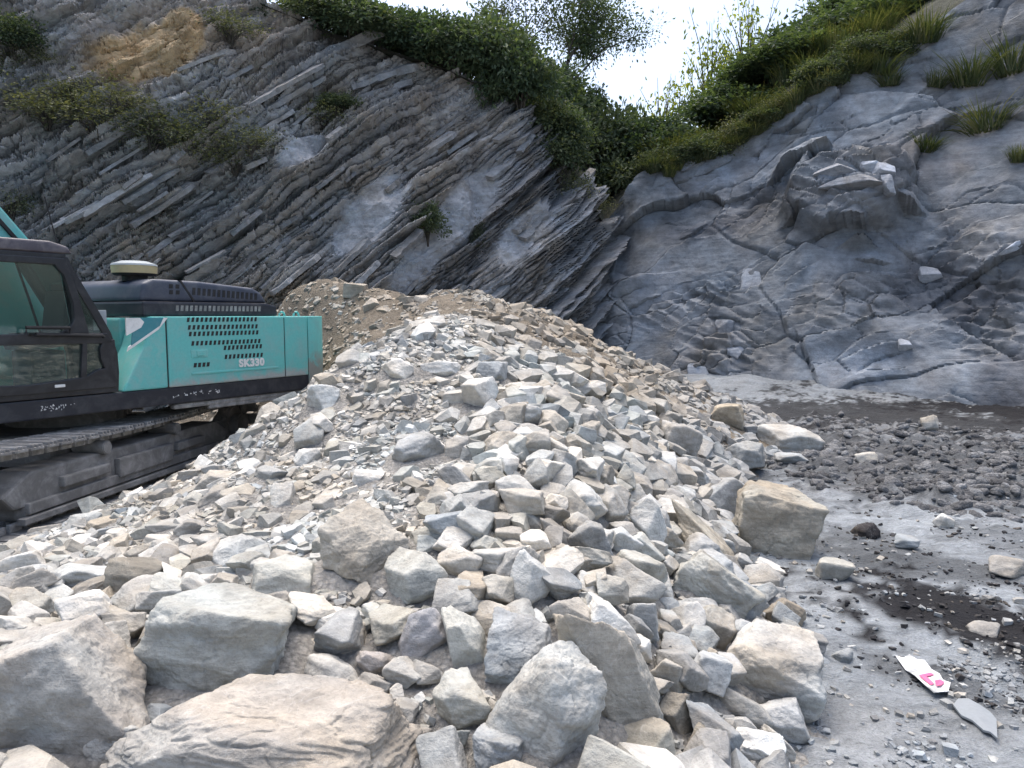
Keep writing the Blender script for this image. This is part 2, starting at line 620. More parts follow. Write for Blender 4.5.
gx = axis(-7.0, 15.0, 0.07, -160, 160)
gy = axis(2.4, 23.0, 0.075, -160, 200)
GX, GY = np.meshgrid(gx, gy, indexing='ij')
x, y = GX.ravel(), GY.ravel()
z = ground_z(x, y)
dm = dark_mask(x, y)
q = np.stack([x, y, z], -1)
mud = np.array([0.245, 0.268, 0.285])[None] * (1 + 0.4 * fbm(q * 0.8, 5))[:, None]
warm = sstep(-0.1, 0.45, fbm(q * 0.45 + 40, 3))[:, None]
mud = mud * (1 - 0.35 * warm) + np.array([0.235, 0.228, 0.215])[None] * 0.35 * warm
clod = clod_mask(x, y)[:, None] * 0.6
mud = mud * (1 - clod) + np.array([0.135, 0.14, 0.145])[None] * clod
dirt = np.array([0.016, 0.0162, 0.0185])[None] * np.ones((len(x), 1))
tint = mud * (1 - dm[:, None]) + dirt * dm[:, None]
left = sstep(-3.0, -4.5, x)[:, None]
tint = tint * (1 - left) + np.array([0.19, 0.192, 0.192])[None] * left
ground = link('ground', mesh_np('ground', np.stack([x, y, z], 1), grid_faces(len(gx), len(gy)), True, tint), M['ground'])
tag(ground, kind='structure')

# ------------------------------------------------------------------ the heap body under the stones
hx = np.arange(-8, 7.0, 0.065)
hy = np.arange(-1.5, 19.0, 0.065)
HX, HY = np.meshgrid(hx, hy, indexing='ij')
x, y = HX.ravel(), HY.ravel()
tz = T(x, y)
q = np.stack([x, y, np.zeros_like(x)], -1)
hz = tz - 0.005 + 0.07 * fbm(q * 1.3, 4) + 0.03 * fbm(q * 6, 3) + sstep(9.5, 12, y) * (0.10 * np.abs(fbm(q * 2.4 + 4, 4)) + 0.03)


def heap_tint(x, y):
    """pale broken stone in front, browner earth towards the back"""
    q = np.stack([x * 0.9, y * 0.9, np.full_like(x, 5.0)], -1)
    back = sstep(9.5, 12.0, y + 1.6 * fbm(q, 3) + 0.25 * x)
    pale = np.array([0.40, 0.385, 0.355])
    brown = np.array([0.265, 0.228, 0.178])
    return pale[None] * (1 - back)[:, None] + brown[None] * back[:, None], back


heap_x, heap_y, heap_z = x, y, hz

# ------------------------------------------------------------------ stones
def ico(level):
    bm = bmesh.new()
    bmesh.ops.create_icosphere(bm, subdivisions=level, radius=1.0)
    v = np.array([p.co[:] for p in bm.verts])
    f = np.array([[p.index for p in t.verts] for t in bm.faces])
    bm.free()
    return v, f


ICO = {k: ico(k) for k in (3, 4, 5, 6, 7)}


def rock_shape(level, r, planes=12, sharp=26, rough=1.0, block=False):
    """an angular broken stone, extents scaled to -0.5..0.5"""
    d, f = ICO[level]
    N = []
    h = []
    R = Euler((r.uniform(-.12, .12), r.uniform(-.12, .12), r.uniform(-.3, .3))).to_matrix() if block else Euler((r.uniform(-.35, .35), r.uniform(-.35, .35), r.uniform(0, 6.28))).to_matrix()
    R = np.array(R)
    for ax in range(3):
        for s in (-1, 1):
            n = np.zeros(3)
            n[ax] = s
            n = n + r.normal(0, 0.07 if block else 0.16, 3)
            N.append(n / np.linalg.norm(n))
            h.append(r.uniform(0.66, 0.74) if block else r.uniform(0.72, 1.0))
    for k in range(planes - 6):
        n = r.normal(size=3)
        N.append(n / np.linalg.norm(n))
        h.append(r.uniform(0.74, 0.95) if block else r.uniform(0.62, 0.98))
    N = np.array(N) @ R.T
    h = np.array(h)
    g = np.maximum(d @ N.T, 1e-4) / h[None]
    rad = (g ** sharp).sum(1) ** (-1.0 / sharp)
    v = d * rad[:, None]
    off = r.uniform(0, 50, 3)
    n1 = fbm(v * 1.6 + off, 3)
    n2 = fbm(v * 5.5 + off, 3)
    # spalled layers: shallow conchoidal steps
    lay = fbm(v * np.array([1.2, 1.2, 2.6]) + off + 9, 2) * 5
    st = lay - np.floor(lay)
    stp = (np.floor(lay) + sstep(0.75, 1.0, st)) / 5
    crk = np.abs(noise(v * 2.1 + off + 3) + 0.35 * noise(v * 6 + off))
    n3 = fbm(v * 13 + off, 3) if level > 3 else 0
    v = v * (1 + rough * (0.03 * n1 + 0.018 * n2 + 0.012 * n3 + 0.10 * stp - 0.03 * np.clip(1 - crk / 0.05, 0, 1)))[:, None]
    lo, hi = v.min(0), v.max(0)
    return (v - (lo + hi) / 2) / (hi - lo), f


TINT = {
    'white': (0.52, 0.525, 0.52), 'pale': (0.40, 0.40, 0.39), 'green': (0.365, 0.378, 0.368), 'blue': (0.29, 0.308, 0.325),
    'grey': (0.31, 0.31, 0.305), 'tan': (0.335, 0.322, 0.295), 'brown': (0.235, 0.215, 0.185), 'ochre': (0.335, 0.315, 0.275),
    'lilac': (0.31, 0.31, 0.328), 'dark': (0.18, 0.18, 0.175), 'pinkish': (0.325, 0.312, 0.295),
}

for k_ in TINT:
    TINT[k_] = tuple(np.array(TINT[k_]) * np.array([1.11, 1.075, 1.005]))

# height map of what is already lying on the heap
CELL = 0.03
X0, Y0 = -8.0, -1.5
NXc, NYc = int(15.5 / CELL), int(20.5 / CELL)
cx_ = X0 + (np.arange(NXc) + 0.5) * CELL
cy_ = Y0 + (np.arange(NYc) + 0.5) * CELL
CXX, CYY = np.meshgrid(cx_, cy_, indexing='ij')
TM = np.maximum(T(CXX.ravel(), CYY.ravel()), 0.0).reshape(NXc, NYc)
HM = TM.copy()


def raster(v):
    i = ((v[:, 0] - X0) / CELL).astype(int)
    j = ((v[:, 1] - Y0) / CELL).astype(int)
    ok = (i >= 0) & (i < NXc) & (j >= 0) & (j < NYc)
    np.maximum.at(HM, (i[ok], j[ok]), v[ok, 2])


# picture x, y, width, height, roll (degrees, + = right end up), tint, depth factor, name, label, rounder
ROCKS = [
    (268, 757, 364, 128, -1, 'pinkish', 0.5, 'boulder', 'huge flat-topped grey-brown slab along the bottom edge of the heap', 26),
    (222, 641, 165, 112, -8, 'green', 0.8, 'boulder', 'big pale greenish boulder resting on the flat brown slab', 22),
    (62, 695, 150, 165, 35, 'pinkish', 0.8, 'boulder', 'large grey-brown boulder leaning in the lower left corner', 26),
    (120, 745, 80, 60, 10, 'grey', 0.8, 'stone', 'grey stone wedged between the corner boulder and the flat slab', 24),
    (548, 712, 118, 140, -20, 'pale', 0.8, 'boulder', 'big rounded whitish boulder at the bottom centre of the heap', 14),
    (606, 668, 80, 170, 28, 'tan', 0.8, 'boulder', 'tall tan boulder leaning against the rounded whitish one', 20),
    (517, 650, 82, 85, 20, 'blue', 0.9, 'boulder', 'smooth blue-grey boulder behind the rounded whitish boulder', 16),
    (467, 645, 46, 76, 10, 'green', 0.9, 'stone', 'upright pale green-white stone left of the smooth blue-grey boulder', 28),
    (463, 702, 66, 58, -5, 'green', 0.9, 'stone', 'pale greenish angular stone right of the flat brown slab', 28),
    (421, 637, 58, 58, 30, 'lilac', 0.9, 'stone', 'lilac-grey wedge stone just above the flat brown slab end', 28),
    (499, 752, 72, 60, -25, 'blue', 0.9, 'stone', 'blue-grey stone at the bottom edge beside the rounded whitish boulder', 22),
    (530, 585, 47, 70, -15, 'white', 0.9, 'stone', 'bright white upright stone in the middle of the lower slope', 32),
    (770, 676, 116, 88, -6, 'pale', 0.9, 'boulder', 'large cracked pale boulder at the lower right foot of the heap', 30),
    (736, 707, 72, 36, -28, 'blue', 0.9, 'stone', 'smooth bluish oval stone below the large cracked boulder', 12),
    (752, 754, 76, 58, -8, 'white', 0.9, 'stone', 'whitish wedge stone at the bottom right edge of the heap', 32),
    (648, 748, 58, 52, 12, 'ochre', 0.9, 'stone', 'ochre-brown block at the bottom edge right of centre', 26),
    (699, 746, 54, 50, 0, 'brown', 0.9, 'stone', 'brown lumpy stone between the ochre block and the whitish wedge', 22),
    (675, 716, 44, 48, 0, 'brown', 0.9, 'stone', 'dark brown-grey stone above the ochre block', 26),
    (705, 631, 58, 56, -10, 'tan', 0.9, 'stone', 'rounded brownish stone left of the large cracked boulder', 16),
    (714, 590, 100, 58, -38, 'green', 0.9, 'boulder', 'long pale greenish block sloping down on the right flank', 28),
    (640, 577, 60, 60, 10, 'green', 0.9, 'stone', 'pale green-grey five-sided stone on the right flank', 26),
    (649, 527, 36, 58, 12, 'white', 0.9, 'stone', 'bright white notched stone above the five-sided stone', 24),
    (700, 546, 110, 42, -42, 'ochre', 0.9, 'boulder', 'long ochre-tan boulder lying above the long greenish block', 20),
    (590, 546, 46, 52, 10, 'blue', 0.9, 'stone', 'rounded blue-grey stone under the pale block', 14),
    (579, 503, 58, 46, 12, 'pale', 0.9, 'stone', 'pale chunky block in the middle of the right slope', 28),
    (776, 528, 92, 82, -10, 'ochre', 0.9, 'boulder', 'ochre-topped square boulder standing alone at the right foot', 30),
    (788, 443, 66, 36, -4, 'pale', 1.0, 'boulder', 'flat pale boulder with brown underside on the far mud', 26),
    (741, 455, 52, 32, -8, 'grey', 1.0, 'stone', 'grey angular stone left of the flat pale boulder', 28),
    (727, 418, 36, 30, 0, 'ochre', 1.0, 'stone', 'round ochre stone at the far right foot of the heap', 14),
    (365, 548, 86, 92, 25, 'tan', 0.9, 'boulder', 'big tan and bluish boulder half buried in the middle left slope', 22),
    (421, 452, 58, 40, 14, 'blue', 0.9, 'stone', 'smooth blue-grey slab on the upper middle slope', 22),
    (321, 400, 42, 34, 12, 'white', 0.9, 'stone', 'bright white stone just below the rear of the excavator', 24),
    (481, 399, 38, 42, 8, 'white', 0.9, 'stone', 'bright white cube-like stone near the crest of the heap', 28),
    (283, 583, 66, 46, -8, 'green', 0.9, 'stone', 'pale bluish block up and right of the big greenish boulder', 28),
    (335, 680, 68, 48, -5, 'pale', 0.9, 'stone', 'pale rounded stone lying on the rear edge of the flat slab', 14),
    (375, 664, 42, 34, -25, 'lilac', 0.9, 'stone', 'small lilac-blue stone beside the pale rounded one', 22),
    (138, 582, 58, 46, -12, 'brown', 0.9, 'stone', 'brown smooth-faced block on the left flank', 24),
    (636, 652, 36, 34, 0, 'white', 0.9, 'stone', 'small white stone right of the tall tan boulder', 26),
    (664, 676, 46, 46, -20, 'pale', 0.9, 'stone', 'pale stone right of the leaning tan boulder', 22),
    (711, 669, 24, 44, 8, 'tan', 0.9, 'stone', 'small upright tan stone beside the large cracked boulder', 20),
    (640, 619, 38, 44, 0, 'blue', 0.9, 'stone', 'small blue-grey stone under the five-sided stone', 20),
    (771, 569, 40, 15, -18, 'white', 1.0, 'stone', 'thin white flake lying on mud in front of the lone ochre boulder', 28),
    (36, 552, 42, 28, 22, 'white', 0.9, 'stone', 'white stone at the left end of the heap near the track', 24),
    (785, 615, 44, 34, -38, 'brown', 0.9, 'stone', 'brown flat stone behind the large cracked boulder', 22),
    (398, 372, 34, 28, 5, 'white', 0.9, 'stone', 'white stone on the upper left crest', 24),
    (440, 372, 40, 24, -5, 'white', 0.9, 'stone', 'flat white stone on the heap crest right of its neighbour', 24),
    (668, 612, 30, 26, 0, 'blue', 0.9, 'stone', 'small blue stone between brownish and five-sided stones', 18),
    (575, 620, 40, 60, 20, 'grey', 0.9, 'stone', 'grey stone above the tall tan boulder', 22),
    (235, 497, 40, 22, 8, 'tan', 0.9, 'stone', 'flat tan stone high on the left flank', 18),
    (515, 432, 40, 28, 0, 'pale', 0.9, 'stone', 'pale stone below the bright white cube-like stone', 24),
    (560, 465, 44, 34, -20, 'white', 0.9, 'stone', 'white angular stone on the upper right slope', 30),
    (625, 470, 44, 36, -25, 'pale', 0.9, 'stone', 'pale stone high on the right flank', 26),
    (680, 440, 42, 36, -10, 'grey', 0.9, 'stone', 'grey stone near the far right shoulder of the heap', 26),
    (722, 498, 36, 50, -30, 'blue', 0.9, 'stone', 'bluish stone left of the lone ochre boulder', 24),
    (25, 610, 60, 40, 5, 'tan', 0.9, 'stone', 'tan stone at the left picture edge above the corner boulder', 18),
    (210, 548, 44, 28, 10, 'pale', 0.9, 'stone', 'pale flat stone in the middle of the left flank', 24),
    (760, 378, 20, 14, 0, 'white', 1.0, 'stone', 'small pale stone at the foot of the smooth right cliff', 20),
    (730, 618, 40, 30, -20, 'grey', 0.9, 'stone', 'grey stone tucked under the long greenish block', 22),
    (745, 610, 34, 44, -30, 'blue', 0.9, 'stone', 'bluish end piece below the long greenish block', 20),
]
BLOCKY = {0, 1, 2, 12, 19, 25, 26, 33, 36}
placed = []
for k, (cx, cy, w, h, roll, tk, dep, nm, lab, shp) in enumerate(ROCKS):
    r = np.random.default_rng(100 + k)
    hpnt = hit_heap(cx, cy + 0.30 * h)
    if hpnt is None:
        continue
    Yh = hpnt[1]
    W, H = w * Yh / F, h * Yh / F
    D = dep * min(W, 1.25 * H if H > 0.5 * W else W * 0.8)
    D = max(D, 0.6 * min(W, H))
    lvl = 7 if w * h > 30000 else 6 if w * h > 4200 else 5
    shp = shp * 2.6 + 12 if shp > 15 else shp * 1.4
    v, f = rock_shape(lvl, r, int(r.integers(12, 18)) + (6 if k in BLOCKY else 0), shp, 1.3 if lvl >= 6 else 1.0, k in BLOCKY)
    v = v * np.array([W, D, H])
    a = math.radians(roll)
    ca, sa = math.cos(a), math.sin(a)
    tilt = 0.25
    v = np.stack([v[:, 0] * ca - v[:, 2] * sa, v[:, 1], v[:, 0] * sa + v[:, 2] * ca], 1)
    c = P(cx, cy, Yh + 0.12 * D)
    zb = v[:, 2].min()
    o = link(nm, mesh_np(nm, v - np.array([0, 0, zb]), f, True), M['stone_obj'])
    o.location = (c[0], c[1], c[2] + zb)
    o.color = (*(np.array(TINT[tk]) * r.uniform(0.93, 1.07)), 1)
    tag(o, lab, nm, 'boulders and large stones of the rubble heap')
    raster(v + c[None])
    placed.append((c[0], c[1], c[2], W, H))

# low-polygon broken stones by cutting a block with planes
def cut_stone(r, cuts, bevel):
    bm = bmesh.new()
    bmesh.ops.create_cube(bm, size=1.0)
    for p in bm.verts:
        p.co += Vector(r.normal(0, 0.05, 3))
    for k in range(cuts):
        n = Vector(r.normal(size=3)).normalized()
        dist = r.uniform(0.36, 0.56)
        res = bmesh.ops.bisect_plane(bm, geom=bm.verts[:] + bm.edges[:] + bm.faces[:], plane_co=n * dist, plane_no=n, clear_outer=True)
        ed = [g for g in res['geom_cut'] if isinstance(g, bmesh.types.BMEdge)]
        if ed:
            bmesh.ops.edgeloop_fill(bm, edges=ed)
    if bevel:
        bmesh.ops.bevel(bm, geom=bm.edges[:], offset=bevel, segments=1, affect='EDGES', clamp_overlap=True)
    bmesh.ops.triangulate(bm, faces=bm.faces[:])
    bm.verts.index_update()
    v = np.array([p.co[:] for p in bm.verts])
    f = np.array([[p.index for p in t.verts] for t in bm.faces])
    bm.free()
    lo, hi = v.min(0), v.max(0)
    return (v - (lo + hi) / 2) / (hi - lo), f


PRO_HI = [rock_shape(5, np.random.default_rng(500 + k), 10 + k % 7, 70 if k % 3 else 34, 0.85) for k in range(20)]
PRO_MED = [cut_stone(np.random.default_rng(600 + k), 5 + k % 5, 0.035) for k in range(24)]
ICO[2] = ico(2)
PRO_CLOD = [rock_shape(2, np.random.default_rng(750 + k), 9, 5, 3.0) for k in range(16)]
PRO_LOW = [cut_stone(np.random.default_rng(700 + k), 3 + k % 4, 0) for k in range(24)]

zone_size = lambda px, py: np.maximum(sstep(390, 560, px + 0.35 * (py - 500)), 0.8 * sstep(545, 620, py))      # coarser towards the lower right


def coarse(x, y):
    px, py, _ = proj(np.stack([x, y, TM_at(x, y)], -1))
    return zone_size(px, py)


def TM_at(x, y):
    i = np.clip(((x - X0) / CELL).astype(int), 0, NXc - 1)
    j = np.clip(((y - Y0) / CELL).astype(int), 0, NYc - 1)
    return TM[i, j]


stones = []     # x y z dims(3) yaw tilt1 tilt2 size
pal_front = [('pale', 0.36), ('white', 0.17), ('green', 0.13), ('grey', 0.12), ('blue', 0.06), ('tan', 0.16)]


def try_place(size, n, accept, fade=None):
    global stones
    # candidate positions over the whole heap
    k = 0
    m = n * 8
    xs = rng.uniform(-6.5, 5.5, m)
    ys = rng.uniform(1.4, 17.5, m)
    tz = T(xs, ys)
    sel = tz > 0.02 + 0.0 * xs
    px, py, _ = proj(np.stack([xs, ys, np.maximum(tz, 0)], -1))
    sel &= (px > -60) & (px < 1080) & (py < 830) & (py > 250)
    if fade is not None:
        sel &= rng.random(m) < fade(xs, ys, px, py)
    idx = np.nonzero(sel)[0]
    for i in idx:
        if k >= n:
            break
        s = size if np.isscalar(size) else rng.uniform(*size)
        a = s * np.array([1.0, rng.uniform(0.62, 0.95), rng.uniform(0.42, 0.8)])
        rad = 0.40 * (a[0] + a[1]) / 2
        i0, i1 = int((xs[i] - rad - X0) / CELL), int((xs[i] + rad - X0) / CELL) + 1
        j0, j1 = int((ys[i] - rad - Y0) / CELL), int((ys[i] + rad - Y0) / CELL) + 1
        if i0 < 1 or j0 < 1 or i1 >= NXc or j1 >= NYc:
            continue
        hm = HM[i0:i1, j0:j1]
        tm = TM[i0:i1, j0:j1]
        ex = (hm - tm)
        if ex.mean() > accept * s or ex.max() > 1.2 * s + 0.02:
            continue
        base = hm.mean()
        zc = base + a[2] * 0.26
        gxm = (hm[-1].mean() - hm[0].mean()) / max(CELL * (i1 - i0 - 1), CELL)
        gym = (hm[:, -1].mean() - hm[:, 0].mean()) / max(CELL * (j1 - j0 - 1), CELL)
        gxm, gym = np.clip([gxm, gym], -0.8, 0.8)
        ru = 0.48 * (a[0] + a[1]) / 2
        i0, i1 = max(int((xs[i] - ru - X0) / CELL), 0), int((xs[i] + ru - X0) / CELL) + 1
        j0, j1 = max(int((ys[i] - ru - Y0) / CELL), 0), int((ys[i] + ru - Y0) / CELL) + 1
        rr = ((CXX[i0:i1, j0:j1] - xs[i]) ** 2 + (CYY[i0:i1, j0:j1] - ys[i]) ** 2) / (ru * ru)
        top = zc + a[2] * 0.45 * np.sqrt(np.clip(1 - rr, 0, 1))
        sub = HM[i0:i1, j0:j1]
        np.copyto(sub, np.maximum(sub, np.where(rr < 1, top, -9)))
        stones.append((xs[i], ys[i], zc, a[0], a[1], a[2], rng.uniform(0, 6.283), gxm, gym, s))
        k += 1


try_place((0.27, 0.42), 170, 0.12, lambda x, y, px, py: 0.05 + 0.8 * zone_size(px, py) * (y < 11))
try_place((0.18, 0.30), 1150, 0.28, lambda x, y, px, py: (0.05 + 0.95 * zone_size(px, py)) * (1 - 0.75 * sstep(10, 12, y)))
try_place((0.11, 0.18), 3000, 0.26, lambda x, y, px, py: (0.2 + 0.8 * zone_size(px, py)) * (1 - 0.6 * sstep(10, 12, y)))
try_place((0.06, 0.11), 5200, 0.30, lambda x, y, px, py: (1 - 0.45 * sstep(10, 12, y)) * sstep(-0.35, 0.15, fbm(np.stack([x, y, y * 0 + 3], -1) * 0.8, 3)))
try_place((0.04, 0.07), 9000, 0.5, lambda x, y, px, py: sstep(15, 9, y))
try_place((0.022, 0.04), 6500, 0.7, lambda x, y, px, py: sstep(9, 5, y))

S = np.array(stones)
spx, spy, sd = proj(S[:, :3])
_, back = heap_tint(S[:, 0], S[:, 1])
names = [p[0] for p in pal_front]
wts = np.array([p[1] for p in pal_front])
pick = rng.choice(len(names), len(S), p=wts / wts.sum())
colr = np.array([TINT[n_] for n_ in names])[pick]
colr = colr * rng.uniform(0.82, 1.12, (len(S), 1))
bcol = np.array([0.30, 0.265, 0.215]) * rng.uniform(0.8, 1.2, (len(S), 1))
kb = (back * rng.uniform(0.55, 1.0, len(S)))[:, None]
colr = colr * (1 - kb) + bcol * kb
# stones of the right flank are blended towards blue-grey
rf = (sstep(620, 740, spx) * 0.55)[:, None]
colr = colr * (1 - rf) + np.array([0.28, 0.30, 0.315]) * rf
screen = S[:, 9] / sd * ((spx > 0) & (spx < 1024) & (spy < 768))
order = np.argsort(-screen)
NBIG = 300 - len(placed)


def stone_rot(s, r):
    n = Vector((-s[7] * 0.7 + r.normal(0, .22), -s[8] * 0.7 + r.normal(0, .22), 1)).normalized()
    qn = Vector((0, 0, 1)).rotation_difference(n)
    return qn @ Euler((0, 0, s[6])).to_quaternion()


hi_me = []
for k, (v, f) in enumerate(PRO_HI):
    me = mesh_np('stone', v, f, True)
    me.materials.append(M['stone_obj'])
    hi_me.append(me)
cname = {'pale': 'pale grey', 'white': 'whitish', 'green': 'greenish grey', 'grey': 'mid grey', 'blue': 'bluish grey', 'tan': 'tan'}


def zone_name(px, py, d):
    if d > 10.5:
        return 'on the earthy rear part of the heap'
    if py > 600:
        return 'among boulders low at the front left' if px < 420 else 'among boulders low at the front right'
    if px > 620:
        return 'on the right flank of the heap'
    if px < 300:
        return 'on the left flank of the heap'
    return 'on the middle slope of the heap' if py > 440 else 'near the crest of the heap'


for i in order[:NBIG]:
    s = S[i]
    o = bpy.data.objects.new('stone', hi_me[int(rng.integers(len(hi_me)))])
    col.objects.link(o)
    o.location = s[:3]
    o.scale = s[3:6] * 1.08
    o.rotation_mode = 'QUATERNION'
    o.rotation_quaternion = stone_rot(s, rng)
    o.color = (*colr[i], 1)
    zn = zone_name(spx[i], spy[i], sd[i])
    cn = cname[names[pick[i]]]
    tag(o, f'fist to head sized {cn} stone {zn}', 'stone', f'{cn} stones {zn}')


def merge_stones(rows, cols, protos, scale=1.08):
    V, Fc, C = [], [], []
    nv = 0
    for s, c in zip(rows, cols):
        v, f = protos[int(rng.integers(len(protos)))]
        R = np.array(stone_rot(s, rng).to_matrix())
        vv = (v * s[3:6] * scale) @ R.T + s[:3]
        V.append(vv)
        Fc.append(f + nv)
        C.append(np.repeat(c[None], len(v), 0))
        nv += len(v)
    return np.concatenate(V), np.concatenate(Fc), np.concatenate(C)


rest = order[NBIG:]
big = rest[S[rest, 9] >= 0.10]
sml = rest[S[rest, 9] < 0.10]
v1, f1, c1 = merge_stones(S[big], colr[big], PRO_MED)
v2, f2, c2 = merge_stones(S[sml], colr[sml], PRO_LOW)
rub = link('rubble', mesh_np('rubble', np.concatenate([v1, v2]), np.concatenate([f1, f2 + len(v1)]), False, np.concatenate([c1, c2])), M['stone_attr'])
tag(rub, 'countless small pale broken stones covering the heap', 'rubble', kind='stuff')
print('stones', len(S), 'tris', len(f1) + len(f2))

# the mound itself, its grit filling the gaps between the stones
def box_blur(a, k):
    for ax in (0, 1):
        p_ = np.pad(a, [(k + 1, k) if q_ == ax else (0, 0) for q_ in (0, 1)], mode='edge')
        cs = np.cumsum(p_, axis=ax)
        n_ = 2 * k + 1
        a = (np.take(cs, range(n_, cs.shape[ax]), ax) - np.take(cs, range(0, cs.shape[ax] - n_), ax)) / n_
    return a


HB = box_blur(HM, 3)
x, y, hz = heap_x, heap_y, heap_z
ii = np.clip(((x - X0) / CELL).astype(int), 0, NXc - 1)
jj = np.clip(((y - Y0) / CELL).astype(int), 0, NYc - 1)
hpx, hpy, _ = proj(np.stack([x, y, np.maximum(hz, 0)], 1))
lower = 0.004 + 0.095 * zone_size(hpx, hpy)
tb = T(x, y)
fill = HB[ii, jj] - lower + 0.025 * fbm(np.stack([x, y, 0 * x], 1) * 3, 3)
hz = np.where(tb > 0.06, np.maximum(hz, np.minimum(fill, tb + 0.07)), hz)
ht, _ = heap_tint(x, y)
fc = grid_faces(len(hx), len(hy))
keep = (hz[fc] > -0.35).any(1)
heap = link('rubble_mound', mesh_np('rubble_mound', np.stack([x, y, np.maximum(hz, -0.5)], 1), fc[keep], True, ht * 0.85), M['heap'])
tag(heap, kind='structure')

# stones and clods lying on the muddy ground to the right
def scatter_ground(n, size, dens, tints, low=True, sink=0.1):
    out, cl = [], []
    m = n * 30
    px = rng.uniform(640, 1080, m)
    py = rng.uniform(392, 790, m)
    k = 0
    pts = np.array([P_ground(a, b) for a, b in zip(px, py)])
    ok = (T(pts[:, 0], pts[:, 1]) < 0.02) & (rng.random(m) < dens(pts[:, 0], pts[:, 1], px, py))
    pts = pts[ok]
    gz = ground_z(pts[:, 0], pts[:, 1])
    for p, zz in zip(pts[:n], gz[:n]):
        s = size[0] + (size[1] - size[0]) * rng.random() ** 2
        a = s * np.array([1, rng.uniform(.6, .95), rng.uniform(.4, .75)])
        out.append((p[0], p[1], zz + a[2] * sink, *a, rng.uniform(0, 6.28), 0, 0, s))
        cl.append(np.array(tints[int(rng.integers(len(tints)))]) * rng.uniform(0.85, 1.15))
    return np.array(out), np.array(cl)


gs = []
gs.append(scatter_ground(1700, (0.05, 0.24), lambda x, y, px, py: 0.9 * (clod_mask(x, y) > 0.3) * sstep(6.5, 9.5, y), [(0.155, 0.157, 0.16), (0.19, 0.192, 0.195), (0.125, 0.126, 0.13), (0.24, 0.245, 0.25)], sink=-0.13))
gs.append(scatter_ground(170, (0.025, 0.08), lambda x, y, px, py: np.full_like(x, 0.5), [TINT['blue'], TINT['grey'], (0.3, 0.32, 0.33)]))
gs.append(scatter_ground(90, (0.012, 0.035), lambda x, y, px, py: 0.05 + dark_mask(x, y), [TINT['pale'], TINT['grey']], sink=0.2))
gs.append(scatter_ground(160, (0.02, 0.05), lambda x, y, px, py: sstep(6, 3, y) * 0 + sstep(9, 4, y), [TINT['blue'], (0.27, 0.285, 0.295)]))
gs.append(scatter_ground(1100, (0.012, 0.05), lambda x, y, px, py: (dark_mask(x, y) > 0.12) * (y < 12) * 0.9, [(0.022, 0.022, 0.025), (0.035, 0.034, 0.036), (0.05, 0.05, 0.052)], sink=0.1))
gs.append(scatter_ground(900, (0.012, 0.05), lambda x, y, px, py: sstep(11, 5, y) * sstep(-0.05, 0.3, fbm(np.stack([x, y, 0 * x], -1) * 1.1 + 6, 3)), [(0.2, 0.215, 0.225), (0.26, 0.275, 0.285), (0.16, 0.165, 0.17)], sink=0.0))
gr = np.concatenate([a for a, b in gs])
gc = np.concatenate([b for a, b in gs])
n0_ = len(gs[0][0])
v1, f1, c1 = merge_stones(gr[:n0_], gc[:n0_], PRO_CLOD)
v2, f2, c2 = merge_stones(gr[n0_:], gc[n0_:], PRO_LOW)
gravel = link('ground_gravel', mesh_np('ground_gravel', v2, f2, False, c2), M['stone_attr'])
tag(gravel, 'fine grey gravel strewn over the muddy quarry floor', 'gravel', kind='stuff')
clods = link('clods', mesh_np('clods', v1, f1, True, c1), M['heap'])
tag(clods, 'dark earth clods on the quarry floor below the right cliff', 'clods', kind='stuff')

for k, (px, py, w, h, tk, lab) in enumerate([
        (929, 431, 18, 17, 'pale', 'pale upright stone at the top of the dark clods'),
        (865, 465, 22, 12, 'pale', 'pale stone in front of the dark clods'),
        (943, 522, 18, 15, 'white', 'white stone on the light mud right of the black lump'),
        (866, 529, 28, 16, 'dark', 'black lump of shale on the grey mud'),
        (833, 572, 36, 24, 'tan', 'tan stone right of the lone ochre boulder'),
        (905, 545, 26, 12, 'blue', 'flat bluish stone right of the black lump'),
        (905, 345, 22, 10, 'white', 'white stone stuck low on the right cliff'),
        (1005, 568, 40, 16, 'grey', 'flat grey stone at the right picture edge'),
        (985, 628, 34, 14, 'grey', 'flat grey stone beside the black soil'),
        (843, 655, 22, 10, 'blue', 'small bluish stone right of the cracked boulder'),
        (790, 466, 34, 10, 'blue', 'low bluish stone below the flat pale boulder')]):
    if py < 392:
        continue
    r = np.random.default_rng(900 + k)
    c = P_ground(px, py + 0.35 * h)
    sc_ = c[1] / F
    c[2] = float(ground_z(c[:1], c[1:2])[0])
    v, f = rock_shape(4, r, 12, 22)
    v = v * np.array([w, 0.9 * w, h * 1.25]) * sc_
    o = link('stone', mesh_np('stone', v + np.array([0, 0, 0.3 * h * sc_]), f, True), M['stone_obj'])
    o.location = c
    o.color = (*(TINT[tk] if tk != 'dark' else (0.03, 0.028, 0.03)), 1)
    tag(o, lab, 'stone', 'stones lying on the quarry floor')

# ------------------------------------------------------------------ cliffs
def resample(pts, n):
    pts = np.array(pts, float)
    d = np.concatenate([[0], np.cumsum(np.linalg.norm(np.diff(pts, axis=0), axis=1))])
    t = np.linspace(0, d[-1], n)
    return np.stack([np.interp(t, d, pts[:, k]) for k in range(pts.shape[1])], 1)


def smooth_rows(a, k):
    ker = np.hanning(2 * k + 1)
    ker /= ker.sum()
    pad = np.concatenate([np.repeat(a[:1], k, 0) + (np.arange(-k, 0)[:, None]) * (a[1] - a[0]), a, np.repeat(a[-1:], k, 0) + (np.arange(1, k + 1)[:, None]) * (a[-1] - a[-2])])
    return np.stack([np.convolve(pad[:, i], ker, 'valid') for i in range(a.shape[1])], 1)


GUL_B, GUL_T = np.array([2.7, 24.4, -0.4]), P(602, 222, 26.3)
